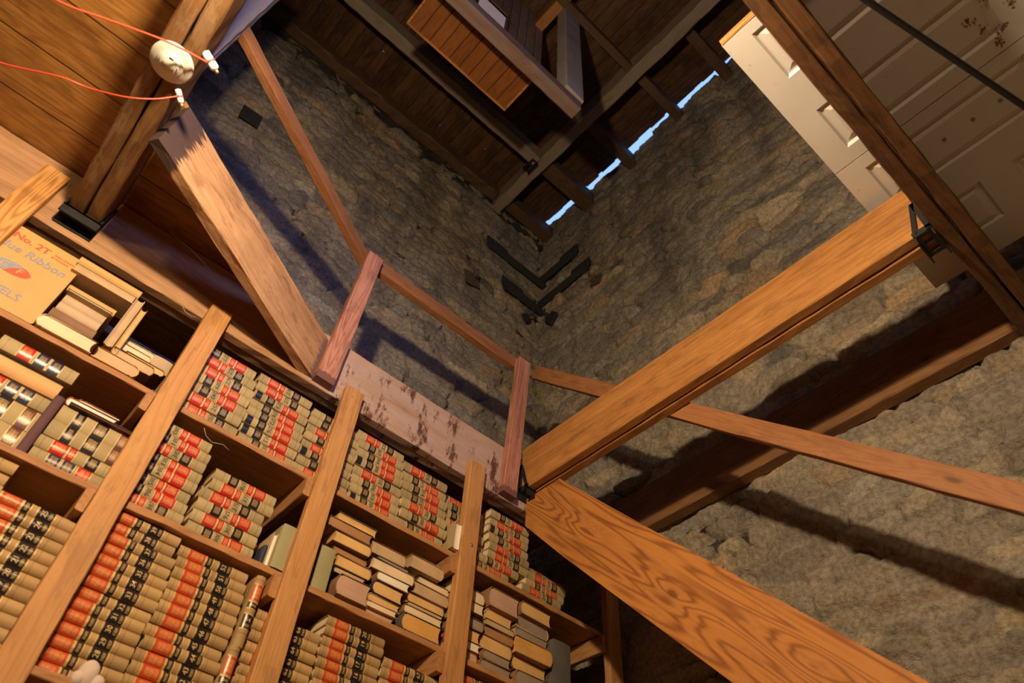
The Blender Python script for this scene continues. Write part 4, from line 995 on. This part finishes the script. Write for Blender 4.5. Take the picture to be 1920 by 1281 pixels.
# ---- kraft carton with printing
CT = thing('paper_towel_carton', 'orange kraft carton printed No. 2T standing on the top shelf', 'box', (-.66, 2.292, S1))
CW, CH, CD = .40, .365, .26
mb = MB(); b_ = .006
pr = [(b_, 0), (CW - b_, 0), (CW, b_), (CW, CH - .012), (CW - .02, CH), (b_, CH), (0, CH - b_), (0, b_)]
mb.prism(pr, 0, CD, 1); mb.build('carton_body', K['kraft'], CT)
PRED = plain('red_print', (.62, .085, .03), .7, var=.35, scale=90); PBLUE = plain('blue_grey_print', (.25, .26, .27), .7, var=.3, scale=90)
def print_text(s, cx, cz, h, mat, wmax=None, nm='printing', italic=0, bold=0):
    vs, fs, gw, gh = glyphs(s); k = h / gh; kx = min(k, wmax / gw) if wmax else k; mb = MB()
    mb.add([(cx + x * kx + italic * y * k, -.0012, cz + y * k) for x, y in vs], fs)
    if bold: mb.add([(cx + x * kx + italic * y * k + bold, -.0013, cz + y * k) for x, y in vs], fs)
    return mb.build(nm, mat, CT)
print_text('No. 2T', .225, .318, .030, PRED, .125, bold=.002)
r5 = random.Random(2)
for rz_, xa, xb_ in ((.322, .305, .388), (.307, .300, .362)):
    mb = MB(); x = xa
    while x < xb_:
        wd = r5.uniform(.003, .008); mb.box(x, x + wd, -.0013, -.0005, rz_ - .003, rz_ + .003); x += wd + .003
    mb.build('small_printing', PRED, CT)
print_text('Blue Ribbon', .255, .262, .034, PBLUE, .235, italic=.15, bold=.002)
def ellipse(cx, cz, rx, rz_, mat, a0, a1, nm):
    mb = MB(); n = 24; vs = [(cx, -.0012, cz)] + [(cx + rx * math.cos(a0 + (a1 - a0) * i / n), -.0012, cz + rz_ * math.sin(a0 + (a1 - a0) * i / n)) for i in range(n + 1)]
    mb.add(vs, [(0, i + 1, i + 2) for i in range(n)]); return mb.build(nm, mat, CT)
ellipse(.235, .172, .062, .027, PBLUE, math.radians(60), math.radians(255), 'logo_blue_half'); ellipse(.235, .172, .062, .027, PRED, math.radians(-105), math.radians(60), 'logo_red_half')
for o_ in (print_text('C', .208, .172, .026, K['kraft'], nm='logo_letter', italic=.2, bold=.0015), print_text('F', .262, .172, .026, K['kraft'], nm='logo_letter', italic=.2, bold=.0015)): o_.location.y = -.0008
print_text('TOWELS', .230, .070, .032, PBLUE, .25, bold=.002)

# unidentified pale rounded thing by the lowest shelf, built as soft lumps
mb = MB(); rz0 = random.Random(1); vs = []; fs = []
def blob(cx, cy, cz, rx, ry, rz_, n=18, m_=12):
    pts = []
    for i in range(m_ + 1):
        ph = math.pi * i / m_
        for j in range(n):
            a = 2 * math.pi * j / n; q = 1 + .05 * math.sin(3 * a + i)
            pts.append((cx + rx * q * math.sin(ph) * math.cos(a), cy + ry * q * math.sin(ph) * math.sin(a), cz + rz_ * math.cos(ph)))
    mb.add(pts, [(i * n + j, i * n + (j + 1) % n, (i + 1) * n + (j + 1) % n, (i + 1) * n + j) for i in range(m_) for j in range(n)], True)
blob(.42, 2.272, .838, .028, .018, .040); blob(.450, 2.270, .822, .022, .016, .024); blob(.40, 2.27, .820, .02, .016, .022)
tag(mb.build('pale_lump', plain('pale_matte', (.55, .42, .34), .9, var=.1)), 'pale rounded unidentified object at the front of the lowest shelf', 'object')

# cobwebs
def web(label, pts, r=.0008):
    mb = MB(); mb.tube(pts, r, 5); return tag(mb.build('cobweb', WEB), label, 'cobweb', 'cobweb threads')
web('grey thread of cobweb in the dark corner left of the rough joist', [(-.10, 2.26, 2.53), (0.0, 2.25, 2.50), (.10, 2.24, 2.45), (.13, 2.24, 2.42)], .0014)
web('loose thread of cobweb hanging under the top shelf of the second bay', [(.40, 2.31, 1.768), (.42, 2.315, 1.745), (.45, 2.32, 1.735), (.49, 2.31, 1.742), (.52, 2.315, 1.735)])
web('curl of cobweb under the header beam by the first upright', [(.10, 2.285, 2.225), (.12, 2.28, 2.20), (.15, 2.28, 2.195), (.17, 2.285, 2.21)])
